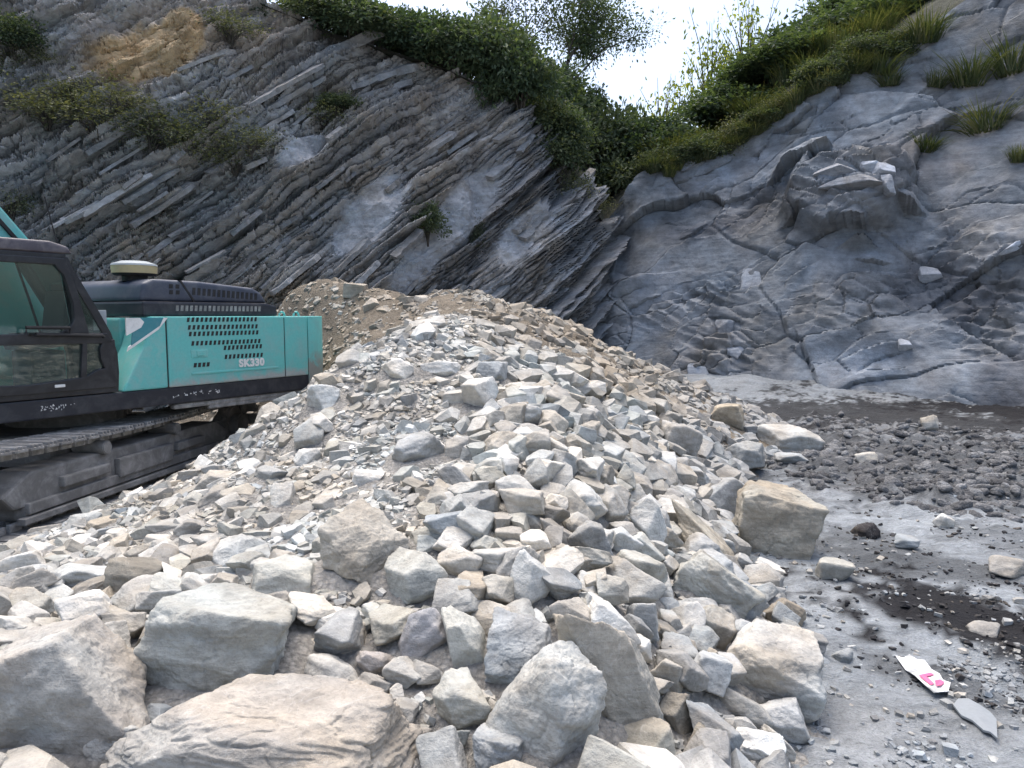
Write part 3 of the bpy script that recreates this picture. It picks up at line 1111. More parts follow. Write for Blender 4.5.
# left cliff, base and crest from left to right
LB = [(-17.5, 12.5, -.4), (-11.5, 16.2, -.4), (-5.5, 19.2, -.4), (0.2, 22.0, -.4), tuple(GUL_B), (4.4, 26.6, -.4)]
LT = [tuple(P(-190, -200, 18.5)), tuple(P(90, -90, 20.5)), tuple(P(262, 0, 22.0)), tuple(P(330, 28, 22.4)), tuple(P(440, 62, 23.3)),
      tuple(P(515, 98, 24.2)), tuple(P(560, 152, 25.2)), tuple(GUL_T), tuple(P(640, 205, 29.0))]
RB = [(1.4, 26.4, -.4), tuple(GUL_B + np.array([0.2, 0.3, 0])), (4.6, 23.4, -.4), (8.2, 20.9, -.4), (12.6, 18.6, -.4), (18, 15.0, -.4), (26, 10, -.4)]
RT = [tuple(P(575, 205, 29.0)), tuple(GUL_T), tuple(P(640, 178, 26.6)), tuple(P(700, 163, 26.4)), tuple(P(760, 128, 26.0)), tuple(P(830, 72, 25.4)), tuple(P(900, 42, 25.0)),
      tuple(P(1040, -40, 24.0)), tuple(P(1250, -170, 21.0)), tuple(P(1500, -300, 18.0))]


def face(base, top, nu, nv, bulge):
    b = smooth_rows(resample(base, nu), 14)
    t = smooth_rows(resample(top, nu), 8)
    w = np.linspace(0, 1, nv)[None, :, None]
    S_ = b[:, None] * (1 - w) + t[:, None] * w
    du = np.gradient(S_, axis=0)
    dv = np.gradient(S_, axis=1)
    n = np.cross(du, dv)
    n /= np.linalg.norm(n, axis=2)[..., None]
    if n[nu // 2, nv // 2, 1] > 0:
        n = -n
    a = np.concatenate([[0], np.cumsum(np.linalg.norm(np.diff(S_[:, nv // 2], axis=0), axis=1))])[:, None] * np.ones((1, nv))
    h = S_[..., 2]
    return S_, n, a, h


DIP = math.radians(45)
NU, NV = 740, 370
SL, NL, AL, HL = face(LB, LT, NU, NV, 0)
p0 = SL.reshape(-1, 3)
n0 = NL.reshape(-1, 3)
al, hl = AL.ravel(), HL.ravel() / 0.92
ppx, ppy, _ = proj(p0)


def blob(px, py, rx, ry, ang=0.0):
    a = math.radians(ang)
    dx, dy = ppx - px, -(ppy - py)
    u, v = (dx * math.cos(a) + dy * math.sin(a)) / rx, (-dx * math.sin(a) + dy * math.cos(a)) / ry
    return np.exp(-(u * u + v * v))


big = fbm(p0 * 0.16 + 3, 3)
warp = 0.7 * noise(p0 * 0.16 + 5) + 0.09 * fbm(p0 * 0.8, 3)
s_ = -al * math.sin(DIP) + hl * math.cos(DIP) + warp
t_ = al * math.cos(DIP) + hl * math.sin(DIP)


def beds(s, t, seed, tmin, tmax, lmin, lmax):
    r = np.random.default_rng(seed)
    th = r.uniform(0, 1, 900) ** 1.8 * (tmax - tmin) + tmin
    e = np.concatenate([[0], np.cumsum(th)]) + s.min() - 1
    i = np.clip(np.searchsorted(e, s) - 1, 0, 899)
    fr = (s - e[i]) / th[i]
    L = r.uniform(lmin, lmax, 900)[i]
    off = r.uniform(0, 40, 900)[i]
    tt = (t + off) / L
    j = np.floor(tt).astype(int)
    ft = tt - j
    return i, j, fr, ft, th[i], r.uniform(-1, 1, 900)[i]


def worley(u, v, seed):
    iu, iv = np.floor(u).astype(int), np.floor(v).astype(int)
    F1 = np.full(len(u), 9.0)
    F2 = np.full(len(u), 9.0)
    idn = np.zeros(len(u))
    du_, dv_ = np.zeros(len(u)), np.zeros(len(u))
    for a in (-1, 0, 1):
        for b in (-1, 0, 1):
            ci, cj = iu + a, iv + b
            qx = ci + hash2(ci, cj, seed)
            qy = cj + hash2(ci, cj, seed + 1)
            d = np.hypot(u - qx, v - qy)
            near = d < F1
            F2 = np.where(near, F1, np.minimum(F2, d))
            idn = np.where(near, hash2(ci, cj, seed + 2), idn)
            du_ = np.where(near, u - qx, du_)
            dv_ = np.where(near, v - qy, dv_)
            F1 = np.where(near, d, F1)
    return F1, F2, idn, du_, dv_


W1, W2, idw, duw, dvw = worley(t_ / 0.62 + 0.25 * noise(p0 * 1.3), s_ / 0.27 + 0.25 * noise(p0 * 1.3 + 4), 61)
broken = sstep(-0.12, 0.22, fbm(p0 * 0.42 + 90, 3) + 0.25 * np.clip(1 - (ppx / 260), -1, 1))     # shattered zones
i1, j1, f1_, g1, th1, pr1 = beds(s_, t_ + 0.25 * noise(p0 * 1.1), 11, 0.14, 0.62, 1.6, 7.0)
i2, j2, f2_, g2, th2, pr2 = beds(s_ + 0.14 * noise(p0 * 1.6), t_ + 0.3 * noise(p0 * 1.7 + 8), 12, 0.045, 0.24, 0.2, 1.5)
hb1 = hash2(i1, j1, 1) - 0.5
hb2 = hash2(i2, j2, 2) - 0.5
soil = np.clip(1.15 * blob(150, 40, 140, 50, 15) + blob(440, 105, 55, 50, -40) * 0.8 + blob(240, 20, 60, 30), 0, 1)
flat = np.clip(1.3 * blob(368, 215, 24, 52, -40) + 1.3 * blob(462, 210, 24, 60, -38) + 1.1 * blob(300, 155, 34, 16, 35) + 1.1 * blob(520, 235, 16, 46, -38) + blob(410, 270, 16, 40, -40), 0, 1)
amp = (1 - 0.65 * soil) * (1 - 0.93 * sstep(0.35, 0.7, flat)) * (0.75 + 0.5 * sstep(-0.3, 0.4, noise(p0 * 0.3 + 30)))
disp = 0.9 * big + amp * (1 - 0.45 * broken) * (0.36 * pr1 + 0.34 * hb1 + 0.34 * (f1_ - 0.5) * np.minimum(th1 / 0.4, 1.3))
disp += amp * (1 - 0.8 * broken) * (0.13 * pr2 + 0.15 * hb2 + 0.12 * (f2_ - 0.5))
disp += amp * broken * (0.34 * (idw - 0.5) + 0.22 * dvw + 0.14 * duw * (hash2((idw * 65535).astype(int), 1, 4) - 0.5) - 0.12 * np.exp(-((W2 - W1) / 0.07) ** 2))
disp += -0.10 * amp * (np.exp(-((g2 - 0.03) / 0.05) ** 2)) - 0.16 * amp * np.exp(-(f2_ / 0.14) ** 2)
disp += (0.20 + 0.2 * soil) * fbm(p0 * 1.1 + 2, 4) + 0.07 * fbm(p0 * 3.5 + 5, 3) + 0.10 * amp * np.maximum(0, hash2(i2, j2, 9) - 0.6)
# vertical gullies
disp -= 0.5 * blob(478, 215, 9, 70) + 0.3 * blob(330, 240, 14, 40, -30)
disp += 0.35 * blob(310, 285, 90, 30)
def soften(d, nu, nv, passes):
    d = d.reshape(nu, nv)
    for _ in range(passes):
        e = np.pad(d, 1, mode='edge')
        d = (e[1:-1, :-2] + 2 * e[1:-1, 1:-1] + e[1:-1, 2:]) / 4
        e = np.pad(d, 1, mode='edge')
        d = (e[:-2, 1:-1] + 2 * e[1:-1, 1:-1] + e[2:, 1:-1]) / 4
    return d.ravel()


vL = p0 + n0 * disp[:, None]
# colour of the rock itself: bed by bed
tone = 0.40 + 0.10 * broken * (idw - 0.5) + 0.08 * (hash2(i1, 0, 5) - 0.5) + 0.10 * hb2 + 0.07 * pr2 + 0.05 * big + 0.16 * (hash2(i2, 0, 15) > 0.86)
tone = np.clip(tone, 0.18, 0.52)
tl = tone[:, None] * np.array([1.0, 0.985, 0.965])
wst = (sstep(0.0, 0.4, fbm(p0 * 0.5 + 33, 4)) * 0.45)[:, None]
tl = tl * (1 - wst) + tone[:, None] * np.array([1.08, 0.95, 0.78]) * wst
cool = sstep(300, 600, ppx)[:, None] * 0.7
tl = tl * (1 - cool) + tone[:, None] * np.array([0.965, 0.99, 1.04]) * cool
fl = sstep(0.35, 0.7, flat)[:, None]
tl = tl * (1 - fl) + np.array([0.42, 0.425, 0.435]) * fl
so = (np.clip(soil * (0.9 + 0.9 * fbm(p0 * 0.9 + 7, 3)), 0, 1) * 0.75)[:, None]
tl = tl * (1 - so) + np.array([0.37, 0.31, 0.25]) * so
oc = np.clip(1.5 * blob(142, 62, 50, 23, 10) + 1.1 * blob(182, 36, 18, 18), 0, 1)[:, None]
oc = sstep(0.3, 0.65, oc + 0.35 * fbm(p0 * 1.5, 3)[:, None])
tl = tl * (1 - oc) + np.array([0.60, 0.43, 0.25]) * oc
cliffL = link('left_cliff', mesh_np('left_cliff', vL, grid_faces(NU, NV), True, tl), M['cliff'])
cliffL.data.set_sharp_from_angle(angle=math.radians(26))
tag(cliffL, 'steep cliff of thin inclined grey rock beds behind the excavator', kind='structure')

# right cliff: smooth slick shale with curved ledges
NU2, NV2 = 500, 270
SR, NR, AR, HR = face(RB, RT, NU2, NV2, 0)
p1 = SR.reshape(-1, 3)
n1_ = NR.reshape(-1, 3)
ppx, ppy, _ = proj(p1)
wp = np.stack([noise(p1 * 0.3 + 1), noise(p1 * 0.3 + 20), noise(p1 * 0.3 + 40)], 1)
pw = p1 * np.array([0.20, 0.20, 0.34]) + 0.45 * wp


def terr(x, n, sharp):
    q_ = x * n
    fl_ = np.floor(q_)
    fr = q_ - fl_
    return (fl_ + sstep(1 - sharp, 1.0, fr)) / n, fr


b1 = fbm(pw * 0.9 + 11, 2)
aR, hR = AR.ravel(), HR.ravel()
dipR = math.radians(22)
wu = 0.9 * fbm(p1 * 0.3 + 15, 2)
wv = 0.8 * fbm(p1 * 0.3 + 45, 2) + 0.06 * fbm(p1 * 2.4, 2)
uR = aR * math.cos(dipR) + hR * math.sin(dipR) + wu
vR_ = -aR * math.sin(dipR) + hR * math.cos(dipR) + wv
A1, A2, ida, dua, dva = worley(uR / 4.2, vR_ / 1.7, 41)
B1, B2, idb, dub, dvb = worley(uR / 1.5 + 0.15 * noise(p1 * 1.1), vR_ / 0.45 + 0.15 * noise(p1 * 1.1 + 7), 51)
brk = sstep(0.0, 0.3, fbm(p1 * 0.45 + 70, 3))
crumb = np.clip(blob(725, 350, 34, 40) + 0.8 * blob(860, 300, 60, 22, 10) + 0.9 * blob(985, 290, 50, 60, 30) + 0.8 * blob(690, 300, 60, 14, 20) + 0.5 * blob(770, 190, 90, 25, 20) + blob(850, 195, 45, 30), 0, 1)
i3, j3, f3, g3, th3, pr3 = beds(hR * math.cos(-0.45) + aR * math.sin(-0.45) * -1 + 0.5 * noise(p1 * 0.4) + 0.2 * noise(p1 * 1.4), aR + 0.4 * noise(p1 * 0.8), 21, 0.05, 0.3, 0.4, 2.0)
hb3 = hash2(i3, j3, 3) - 0.5
ha = (ida * 65535).astype(int)
hb_ = (idb * 65535).astype(int)
disp = 0.5 * b1 + 0.06 * fbm(p1 * 0.7, 3) + 0.02 * fbm(p1 * 3.2, 3)
disp += 0.36 * (ida - 0.5) + 0.42 * dva * (hash2(ha, 1, 6) - 0.4) + 0.4 * dua * (hash2(ha, 2, 6) - 0.5)
disp += (0.04 + 0.22 * brk) * (idb - 0.5) + (0.04 + 0.24 * brk) * dvb * (hash2(hb_, 3, 6) - 0.3)
disp -= 0.09 * np.exp(-((A2 - A1) / 0.022) ** 2) + 0.07 * brk * np.exp(-((B2 - B1) / 0.045) ** 2)
disp += soften(crumb * (0.22 * hb3 + 0.10 * pr3 + 0.10 * (f3 - .5)), NU2, NV2, 2) + crumb * 0.2 * fbm(p1 * 1.3 + 4, 4)
C1, C2, idc, duc, dvc = worley(uR / 0.7 + 0.2 * noise(p1 * 1.5), vR_ / 0.34 + 0.2 * noise(p1 * 1.5 + 7), 71)
disp += crumb * (0.26 * (idc - 0.5) + 0.2 * dvc - 0.10 * np.exp(-((C2 - C1) / 0.07) ** 2))
disp += 0.8 * sstep(0.3, 0.5, blob(848, 195, 62, 40, -5) + 0.35 * (idb - 0.5)) - 0.75 * blob(925, 255, 45, 55, -20) + 0.5 * blob(725, 365, 40, 38) + 0.2 * blob(880, 330, 60, 20)
disp -= 0.8 * blob(612, 235, 22, 30)
lamn = fbm(np.stack([uR * 0.22, vR_ * 3.2, 0 * uR], 1) + 5, 4)
disp += 0.03 * lamn * (0.5 + brk + crumb)
vR = p1 + n1_ * disp[:, None]
tone = 0.205 + 0.10 * fbm(p1 * 0.35 + 60, 4) + 0.05 * lamn + 0.04 * fbm(p1 * 2.2 + 9, 3) + 0.05 * (ida - 0.5) + 0.025 * (idb - 0.5) + 0.03 * hb3 * (0.4 + crumb)
blue = np.clip(0.5 + 0.9 * fbm(p1 * 0.3 + 80, 3), 0, 1)[:, None]
tr = tone[:, None] * (np.array([0.98, 1.0, 1.03]) * (1 - blue) + np.array([0.89, 0.985, 1.08]) * blue)
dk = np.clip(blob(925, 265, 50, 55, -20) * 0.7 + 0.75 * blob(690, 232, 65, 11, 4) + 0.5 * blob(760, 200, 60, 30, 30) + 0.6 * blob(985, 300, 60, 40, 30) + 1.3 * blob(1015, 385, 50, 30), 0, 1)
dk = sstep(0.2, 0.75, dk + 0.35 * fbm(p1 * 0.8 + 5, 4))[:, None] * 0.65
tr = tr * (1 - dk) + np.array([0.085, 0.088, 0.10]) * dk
pk = sstep(0.3, 0.7, blob(930, 150, 75, 35, 25) + 0.3 * fbm(p1 + 2, 3))[:, None] * 0.5
tr = tr * (1 - pk) + np.array([0.245, 0.228, 0.218]) * pk
lt = sstep(0.35, 0.75, np.clip(blob(655, 300, 45, 45, 20) + blob(850, 365, 60, 26) + blob(725, 170, 50, 14, 20) + 0.8 * blob(850, 195, 40, 28), 0, 1) + 0.25 * fbm(p1 * .8, 3))[:, None] * 0.6
tr = tr * (1 - lt) + np.array([0.30, 0.325, 0.36]) * lt
cliffR = link('right_cliff', mesh_np('right_cliff', vR, grid_faces(NU2, NV2), True, tr), M['shale'])
cliffR.data.set_sharp_from_angle(angle=math.radians(26))
tag(cliffR, 'smooth blue-grey shale cliff with curved ledges on the right', kind='structure')

# look-up of a surface point from where it shows in the picture
lookups = {}
for key, vv, nn in (('L', vL, n0), ('R', vR, n1_)):
    a_, b_, d_ = proj(vv)
    lookups[key] = (a_, b_, d_, vv, nn)


def on_cliff(key, px, py):
    a_, b_, d_, vv, nn = lookups[key]
    k = np.argmin((a_ - px) ** 2 + (b_ - py) ** 2 + 0.4 * d_)
    return vv[k], nn[k]


# ---- single beds standing out of the cliffs
def slab_mesh(r, L, W, Th, curve=0.0):
    """an irregular broken plate: outline in x (length) and y (out of the face), thickness z"""
    n = 9
    xs = np.linspace(-0.5, 0.5, n)
    top = 0.5 + r.uniform(-0.22, 0.06, n)
    top[0] *= r.uniform(0.5, 0.9)
    top[-1] *= r.uniform(0.4, 0.9)
    V, Fq = [], []
    for k in range(n):
        x_ = xs[k] * L + r.uniform(-.02, .02) * L
        zt = curve * (xs[k] ** 2) * L
        o0 = r.uniform(0.7, 1.0)
        yf = top[k] * W
        V += [(x_, -0.5 * W, -0.5 * Th + zt), (x_, yf, -0.5 * Th * o0 + zt + r.uniform(-.1, .1) * Th), (x_, yf - 0.06 * W * r.random(), 0.5 * Th * o0 + zt), (x_, -0.5 * W, 0.5 * Th + zt)]
    for k in range(n - 1):
        a = 4 * k
        for m in range(4):
            Fq.append((a + m, a + 4 + m, a + 4 + (m + 1) % 4, a + (m + 1) % 4))
    Fq.append((0, 1, 2, 3))
    Fq.append((4 * n - 1, 4 * n - 2, 4 * n - 3, 4 * n - 4))
    me = mesh_np('rock_slab', np.array(V), np.array(Fq)[:, ::-1], False)
    me.materials.append(M['cliff_slab'])
    return me


BLOCKS = []
for k in range(12):
    bv, bf = rock_shape(5, np.random.default_rng(850 + k), 14, 70, 0.5)
    bme = mesh_np('rock_block', bv, bf, True)
    bme.materials.append(M['cliff_slab'])
    BLOCKS.append(bme)
SLABS = [slab_mesh(np.random.default_rng(800 + k), 1.0, 1.0, 1.0) for k in range(14)]


def put_slab(cliff, key, px, py, lenpx, thpx, ang, out, tone, roll=None):
    p, n = on_cliff(key, px, py)
    d = proj(p)[2]
    L, Th = lenpx * d / F, thpx * d / F
    n = Vector(n)
    side = Vector((1, 0, 0)) - n * n.x
    side.normalize()
    up = n.cross(side)
    if up.z < 0:
        up = -up
    a = math.radians(ang)
    ex = (side * math.cos(a) + up * math.sin(a)).normalized()
    pr = (up * math.cos(a) - side * math.sin(a)).normalized()
    rr_ = math.radians(rng.uniform(8, 38) if roll is None else roll)
    ey = (n * math.cos(rr_) - pr * math.sin(rr_)).normalized()
    ez = ex.cross(ey).normalized()
    o = bpy.data.objects.new('rock_slab', SLABS[int(rng.integers(len(SLABS)))])
    col.objects.link(o)
    W = out * 2.0
    mt = Matrix((ex * L, ey * W, ez * Th)).transposed().to_4x4()
    mt.translation = Vector(p)
    o.matrix_world = mt
    o.parent = cliff
    tn = tone * rng.uniform(0.85, 1.12)
    o.color = (tn, tn * 0.985, tn * 0.965, 1)
    return o


for (px, py, ln, th_, an, out, tone) in [
        (108, 178, 70, 5, 38, 0.35, 0.42), (118, 196, 78, 7, 40, 0.4, 0.40), (95, 205, 66, 5, 37, 0.35, 0.43), (125, 160, 60, 4, 40, 0.35, 0.43), (150, 185, 64, 6, 39, 0.4, 0.36),
        (75, 214, 50, 4, 38, 0.3, 0.40), (100, 232, 60, 6, 40, 0.4, 0.36), (130, 222, 80, 8, 40, 0.45, 0.34), (162, 205, 78, 6, 41, 0.4, 0.38), (180, 232, 80, 7, 41, 0.4, 0.32),
        (200, 62, 52, 5, 33, 0.3, 0.44), (42, 20, 40, 4, 32, 0.3, 0.36), (350, 45, 90, 16, 32, 0.5, 0.24), (395, 72, 60, 9, 22, 0.7, 0.30), (380, 92, 70, 7, 24, 0.6, 0.34), (372, 82, 50, 7, 26, 0.6, 0.3),
        (275, 105, 80, 7, 38, 0.4, 0.33), (265, 128, 66, 6, 38, 0.4, 0.34), (300, 92, 60, 6, 36, 0.4, 0.32), (285, 85, 90, 6, 36, 0.4, 0.30),
        (250, 265, 70, 6, 42, 0.4, 0.44), (295, 275, 60, 6, 40, 0.4, 0.38), (345, 262, 66, 7, 43, 0.4, 0.34), (228, 250, 60, 6, 40, 0.4, 0.36),
        (430, 150, 70, 6, 36, 0.4, 0.32), (445, 128, 60, 5, 38, 0.3, 0.33), (410, 170, 70, 6, 40, 0.35, 0.31), (520, 200, 50, 5, 42, 0.35, 0.34), (535, 225, 44, 5, 44, 0.3, 0.34), (505, 165, 50, 5, 40, 0.3, 0.34)]:
    put_slab(cliffL, 'L', px, py, ln, th_ * 0.85, an + 6, out * 0.65, tone * 0.95)
for k in range(120):
    px, py = rng.uniform(-10, 585), rng.uniform(20, 300)
    if py < 40 + max(0, (px - 300) * 0.35) or (py < 120 and px < 230) or (px > 340 and px < 390 and 180 < py < 260) or (px > 440 and px < 490 and 160 < py < 270):
        continue
    put_slab(cliffL, 'L', px, py, rng.uniform(12, 46), rng.uniform(2.5, 6), rng.normal(47, 5), rng.uniform(0.08, 0.2), rng.uniform(0.22, 0.36))
# ledges and broken blocks of the right cliff
for (px, py, ln, th_, an, out, tone) in [
        (882, 172, 26, 9, -25, 0.4, 0.5), (889, 188, 12, 16, 20, 0.4, 0.4), (868, 168, 22, 7, -5, 0.4, 0.5), (835, 170, 40, 8, 10, 0.4, 0.33), (850, 182, 60, 9, -3, 0.4, 0.3), 
        (1012, 248, 30, 4, 30, 0.2, 0.5), (752, 282, 24, 24, 0, 0.12, 0.34), (930, 275, 22, 11, 0, 0.25, 0.36),
        (712, 165, 40, 8, 25, 0.2, 0.27), (690, 155, 30, 8, 30, 0.2, 0.27), (905, 345, 14, 8, 0, 0.25, 0.5), (700, 375, 26, 14, 0, 0.4, 0.3), (725, 330, 22, 14, 10, 0.4, 0.28), (735, 352, 18, 12, 0, 0.4, 0.3)]:
    p, n = on_cliff('R', px, py)
    d = proj(p)[2]
    o = link('rock_block', BLOCKS[int(rng.integers(len(BLOCKS)))], None, cliffR)
    ey = Vector((n[0], n[1], n[2]))
    ex = Vector((-ey.y, ey.x, 0)).normalized()
    if ex.x < 0:
        ex = -ex
    ez = ex.cross(ey)
    if ez.z < 0:
        ez = -ez
    a = math.radians(an)
    e1, e3 = ex * math.cos(a) + ez * math.sin(a), ez * math.cos(a) - ex * math.sin(a)
    mt = Matrix((e1 * (ln * d / F), ey * (out * 1.3), e3 * (th_ * 1.5 * d / F))).transposed().to_4x4()
    mt.translation = Vector(p)
    o.matrix_world = mt
    o.color = (tone * 0.93, tone * 0.98, tone * 1.06, 1)

# ------------------------------------------------------------------ hillside above the cliffs
top = np.concatenate([SL[:, -1] + NL[:, -1] * 0.2, SR[1:, -1] + NR[1:, -1] * 0.2])
top = resample(top, 260)
tpx, _, _ = proj(top)
dd = np.concatenate([np.linspace(0, 4, 14), np.linspace(4.5, 14, 20), np.linspace(16, 60, 12)])
rows = []
slope = np.interp(tpx, [-400, 250, 500, 590, 640, 700, 800, 1000, 1400], [0.1, 0.1, 0.15, 0.75, 0.75, 0.7, 0.72, 0.5, 0.4])
lim = np.interp(tpx, [-400, 250, 500, 590, 640, 700, 800, 1000, 1400], [1.0, 0.8, 0.6, 1.8, 1.0, 0.7, 2.0, 3.0, 3.0])
for d in dd:
    back_dir = np.stack([0.12 * np.sign(top[:, 0]) * np.ones(len(top)), np.ones(len(top)), np.zeros(len(top))], 1)
    q = top + back_dir * d
    q[:, 2] = top[:, 2] - 0.25 + lim * (1 - np.exp(-slope * d / lim)) - 0.05 * max(0, d - 10)
    q[:, 2] += 0.3 * fbm(q * 0.5, 3) * min(1, d)
    rows.append(q)
hv = np.stack(rows, 1)
ht_ = np.array([0.085, 0.088, 0.07])[None] * (1 + 0.4 * fbm(hv.reshape(-1, 3) * 0.8, 3))[:, None]
hill = link('hillside', mesh_np('hillside', hv.reshape(-1, 3), grid_faces(len(top), len(dd)), True, ht_), M['heap'])
tag(hill, kind='structure')
hflat = hv.reshape(-1, 3)
a_, b_, d_ = proj(hflat)
lookups['H'] = (a_, b_, d_, hflat, np.repeat(np.array([[0, 0, 1.0]]), len(hflat), 0))


def on_hill(px, Y):
    k = np.argmin(((hflat[:, 0] - (px - 512) / F * Y)) ** 2 + (hflat[:, 1] - Y) ** 2)
    return hflat[k]


# ------------------------------------------------------------------ plants
def leaves_mesh(name, pts, dirs, size, r, mat, aspect=0.45, shade=None):
    n = len(pts)
    d = dirs / np.linalg.norm(dirs, axis=1)[:, None]
    rv = r.normal(size=(n, 3))
    sd_ = np.cross(d, rv)
    sd_ /= np.linalg.norm(sd_, axis=1)[:, None] + 1e-9
    up = np.cross(sd_, d)
    L = (size * r.uniform(0.6, 1.3, n))[:, None]
    w = L * aspect
    v = np.stack([pts, pts + d * L * 0.5 + sd_ * w * 0.5 + up * L * 0.08, pts + d * L - up * L * 0.1, pts + d * L * 0.5 - sd_ * w * 0.5 + up * L * 0.08], 1).reshape(-1, 3)
    f = np.arange(4 * n).reshape(n, 4)
    sh = np.repeat(r.random(n) if shade is None else shade, 4)
    me = mesh_np(name, v, f, False, None, {'shade': sh})
    me.materials.append(mat)
    return me


def crown(r, nclump, per, size, mat, rad=(0.5, 0.5, 0.5), clump=0.16, bottom=-0.2, hollow=0.35):
    """leaf clumps spread through an uneven crown of about unit size, base at z=0"""
    C = []
    off = r.uniform(0, 60, 3)
    while len(C) < nclump:
        q = r.normal(size=3)
        q /= np.linalg.norm(q)
        if q[2] < bottom:
            continue
        rr = r.uniform(hollow, 1.0) ** 0.6
        rr *= 0.72 + 0.75 * (noise((q * 1.7 + off)[None])[0] + 0.35)
        C.append(q * rr * np.array(rad))
    C = np.array(C)
    C[:, 2] += rad[2] * 0.75
    pts, dirs, sh = [], [], []
    for c in C:
        cs = clump * r.uniform(0.6, 1.5)
        m = int(per * r.uniform(0.6, 1.4))
        q = r.normal(size=(m, 3)) * cs * np.array([0.6, 0.6, 0.42])
        pts.append(c + q)
        dirs.append(q + r.normal(size=(m, 3)) * cs * 0.6 + np.array([0, 0, -0.02]))
        b = r.random()
        sh.append(np.clip(0.55 * b + 0.5 * r.random(m), 0, 1))
    return leaves_mesh('foliage', np.concatenate(pts), np.concatenate(dirs), size, r, mat, 0.5, np.concatenate(sh)), C


def tube(path, radii, seg=6):
    V, Fq = [], []
    path = [Vector(p) for p in path]
    for k, p in enumerate(path):
        d = (path[min(k + 1, len(path) - 1)] - path[max(k - 1, 0)]).normalized()
        a = d.orthogonal().normalized()
        b = d.cross(a)
        for m in range(seg):
            an = 2 * math.pi * m / seg
            V.append(p + (a * math.cos(an) + b * math.sin(an)) * radii[k])
    for k in range(len(path) - 1):
        for m in range(seg):
            Fq.append((k * seg + m, k * seg + (m + 1) % seg, (k + 1) * seg + (m + 1) % seg, (k + 1) * seg + m))
    return np.array([v[:] for v in V]), np.array(Fq)


def branches(r, C, frac, r0, fork=0.12):
    V, Fq, n = [], [], 0
    for c in C[r.random(len(C)) < frac]:
        c = np.asarray(c)
        k = np.array([0.18 * c[0] + r.normal(0, .03), 0.18 * c[1] + r.normal(0, .03), 0.45 * c[2]])
        m = 0.5 * (k + c) + r.normal(0, 0.03, 3)
        v, f = tube([(r.normal(0, .01), r.normal(0, .01), -0.12), tuple(k), tuple(m), tuple(c)], [r0, r0 * 0.7, r0 * 0.4, r0 * 0.15], 5)
        V.append(v)
        Fq.append(f + n)
        n += len(v)
    me = mesh_np('stems', np.concatenate(V), np.concatenate(Fq), True)
    me.materials.append(M['bark'])
    return me


def plant_proto(seed, kind):
    r = np.random.default_rng(seed)
    if kind == 'dense':
        f, C = crown(r, 110, 52, 0.075, M['leaf_dark'], (0.52, 0.5, 0.44), 0.13)
        return f, branches(r, C, 0.14, 0.018)
    if kind == 'mid':
        f, C = crown(r, 90, 48, 0.07, M['leaf_mid'], (0.52, 0.5, 0.42), 0.13)
        return f, branches(r, C, 0.15, 0.015)
    if kind == 'dry':
        f, C = crown(r, 60, 24, 0.05, M['leaf_dry'], (0.55, 0.45, 0.4), 0.17, -0.4, 0.15)
        return f, branches(r, C, 0.55, 0.010)
    if kind == 'lit':
        f, C = crown(r, 60, 20, 0.04, M['leaf_painted_lit'], (0.46, 0.42, 0.42), 0.10, -0.5, 0.2)
        C[:, 2] += 0.12
        return f, branches(r, C, 0.7, 0.012)


PROTO = {}
for kd, n_ in (('dense', 5), ('mid', 5), ('dry', 4), ('lit', 3)):
    PROTO[kd] = [plant_proto(1000 + 37 * k + len(kd), kd) for k in range(n_)]


def put_plant(kind, loc, w, h, label, group, name='bush', dep=None):
    f, b = PROTO[kind][int(rng.integers(len(PROTO[kind])))]
    root = empty(name, loc, rng.uniform(0, 6.28))
    sx = w * rng.uniform(0.95, 1.1)
    sy = (dep or w) * rng.uniform(0.9, 1.1)
    for nm, me in (('foliage', f), ('stems', b)):
        o = link(nm, me, None, root)
        o.scale = (sx, sy, h)
    tag(root, label, 'bush', group)
    return root


# bushes along the crest of the left cliff
for (px, py, w, h, kd, lab) in [
        (300, 22, 70, 44, 'mid', 'leafy bush at the left end of the cliff-top row'),
        (345, 30, 70, 46, 'dense', 'dark bush on the cliff top above the big tilted slab'),
        (385, 44, 64, 58, 'dense', 'dark bush hanging over the tilted slab end'),
        (418, 56, 70, 72, 'dense', 'dark round bush in the middle of the left cliff top'),
        (455, 72, 74, 78, 'dense', 'large dark bush above the bare earth patch'),
        (492, 92, 80, 84, 'dense', 'tallest dark bush on the corner of the left cliff'),
        (522, 112, 64, 76, 'dense', 'dark bush at the right corner of the left cliff'),
        (545, 140, 56, 60, 'mid', 'green bush spilling over the right corner of the left cliff'),
        (440, 40, 60, 44, 'mid', 'green bush behind the dark cliff-top bushes'),
        (375, 20, 70, 40, 'mid', 'green bush peeking above the cliff-top row'),
        (560, 172, 54, 50, 'mid', 'green bush at the head of the gully'),
        (578, 200, 44, 40, 'dry', 'dusty bush hanging in the gully'),
        (598, 216, 34, 34, 'dry', 'dusty tuft-like bush at the gully bottom'),
        (568, 142, 44, 40, 'dense', 'dark bush above the gully head')]:
    p, n = on_cliff('L', px, py)
    d = proj(p)[2]
    put_plant(kd, (p[0], p[1] + 0.3, p[2] - 0.1), w * d / F, h * d / F * rng.uniform(0.85, 1.3), lab, 'bushes along the crest of the left cliff')
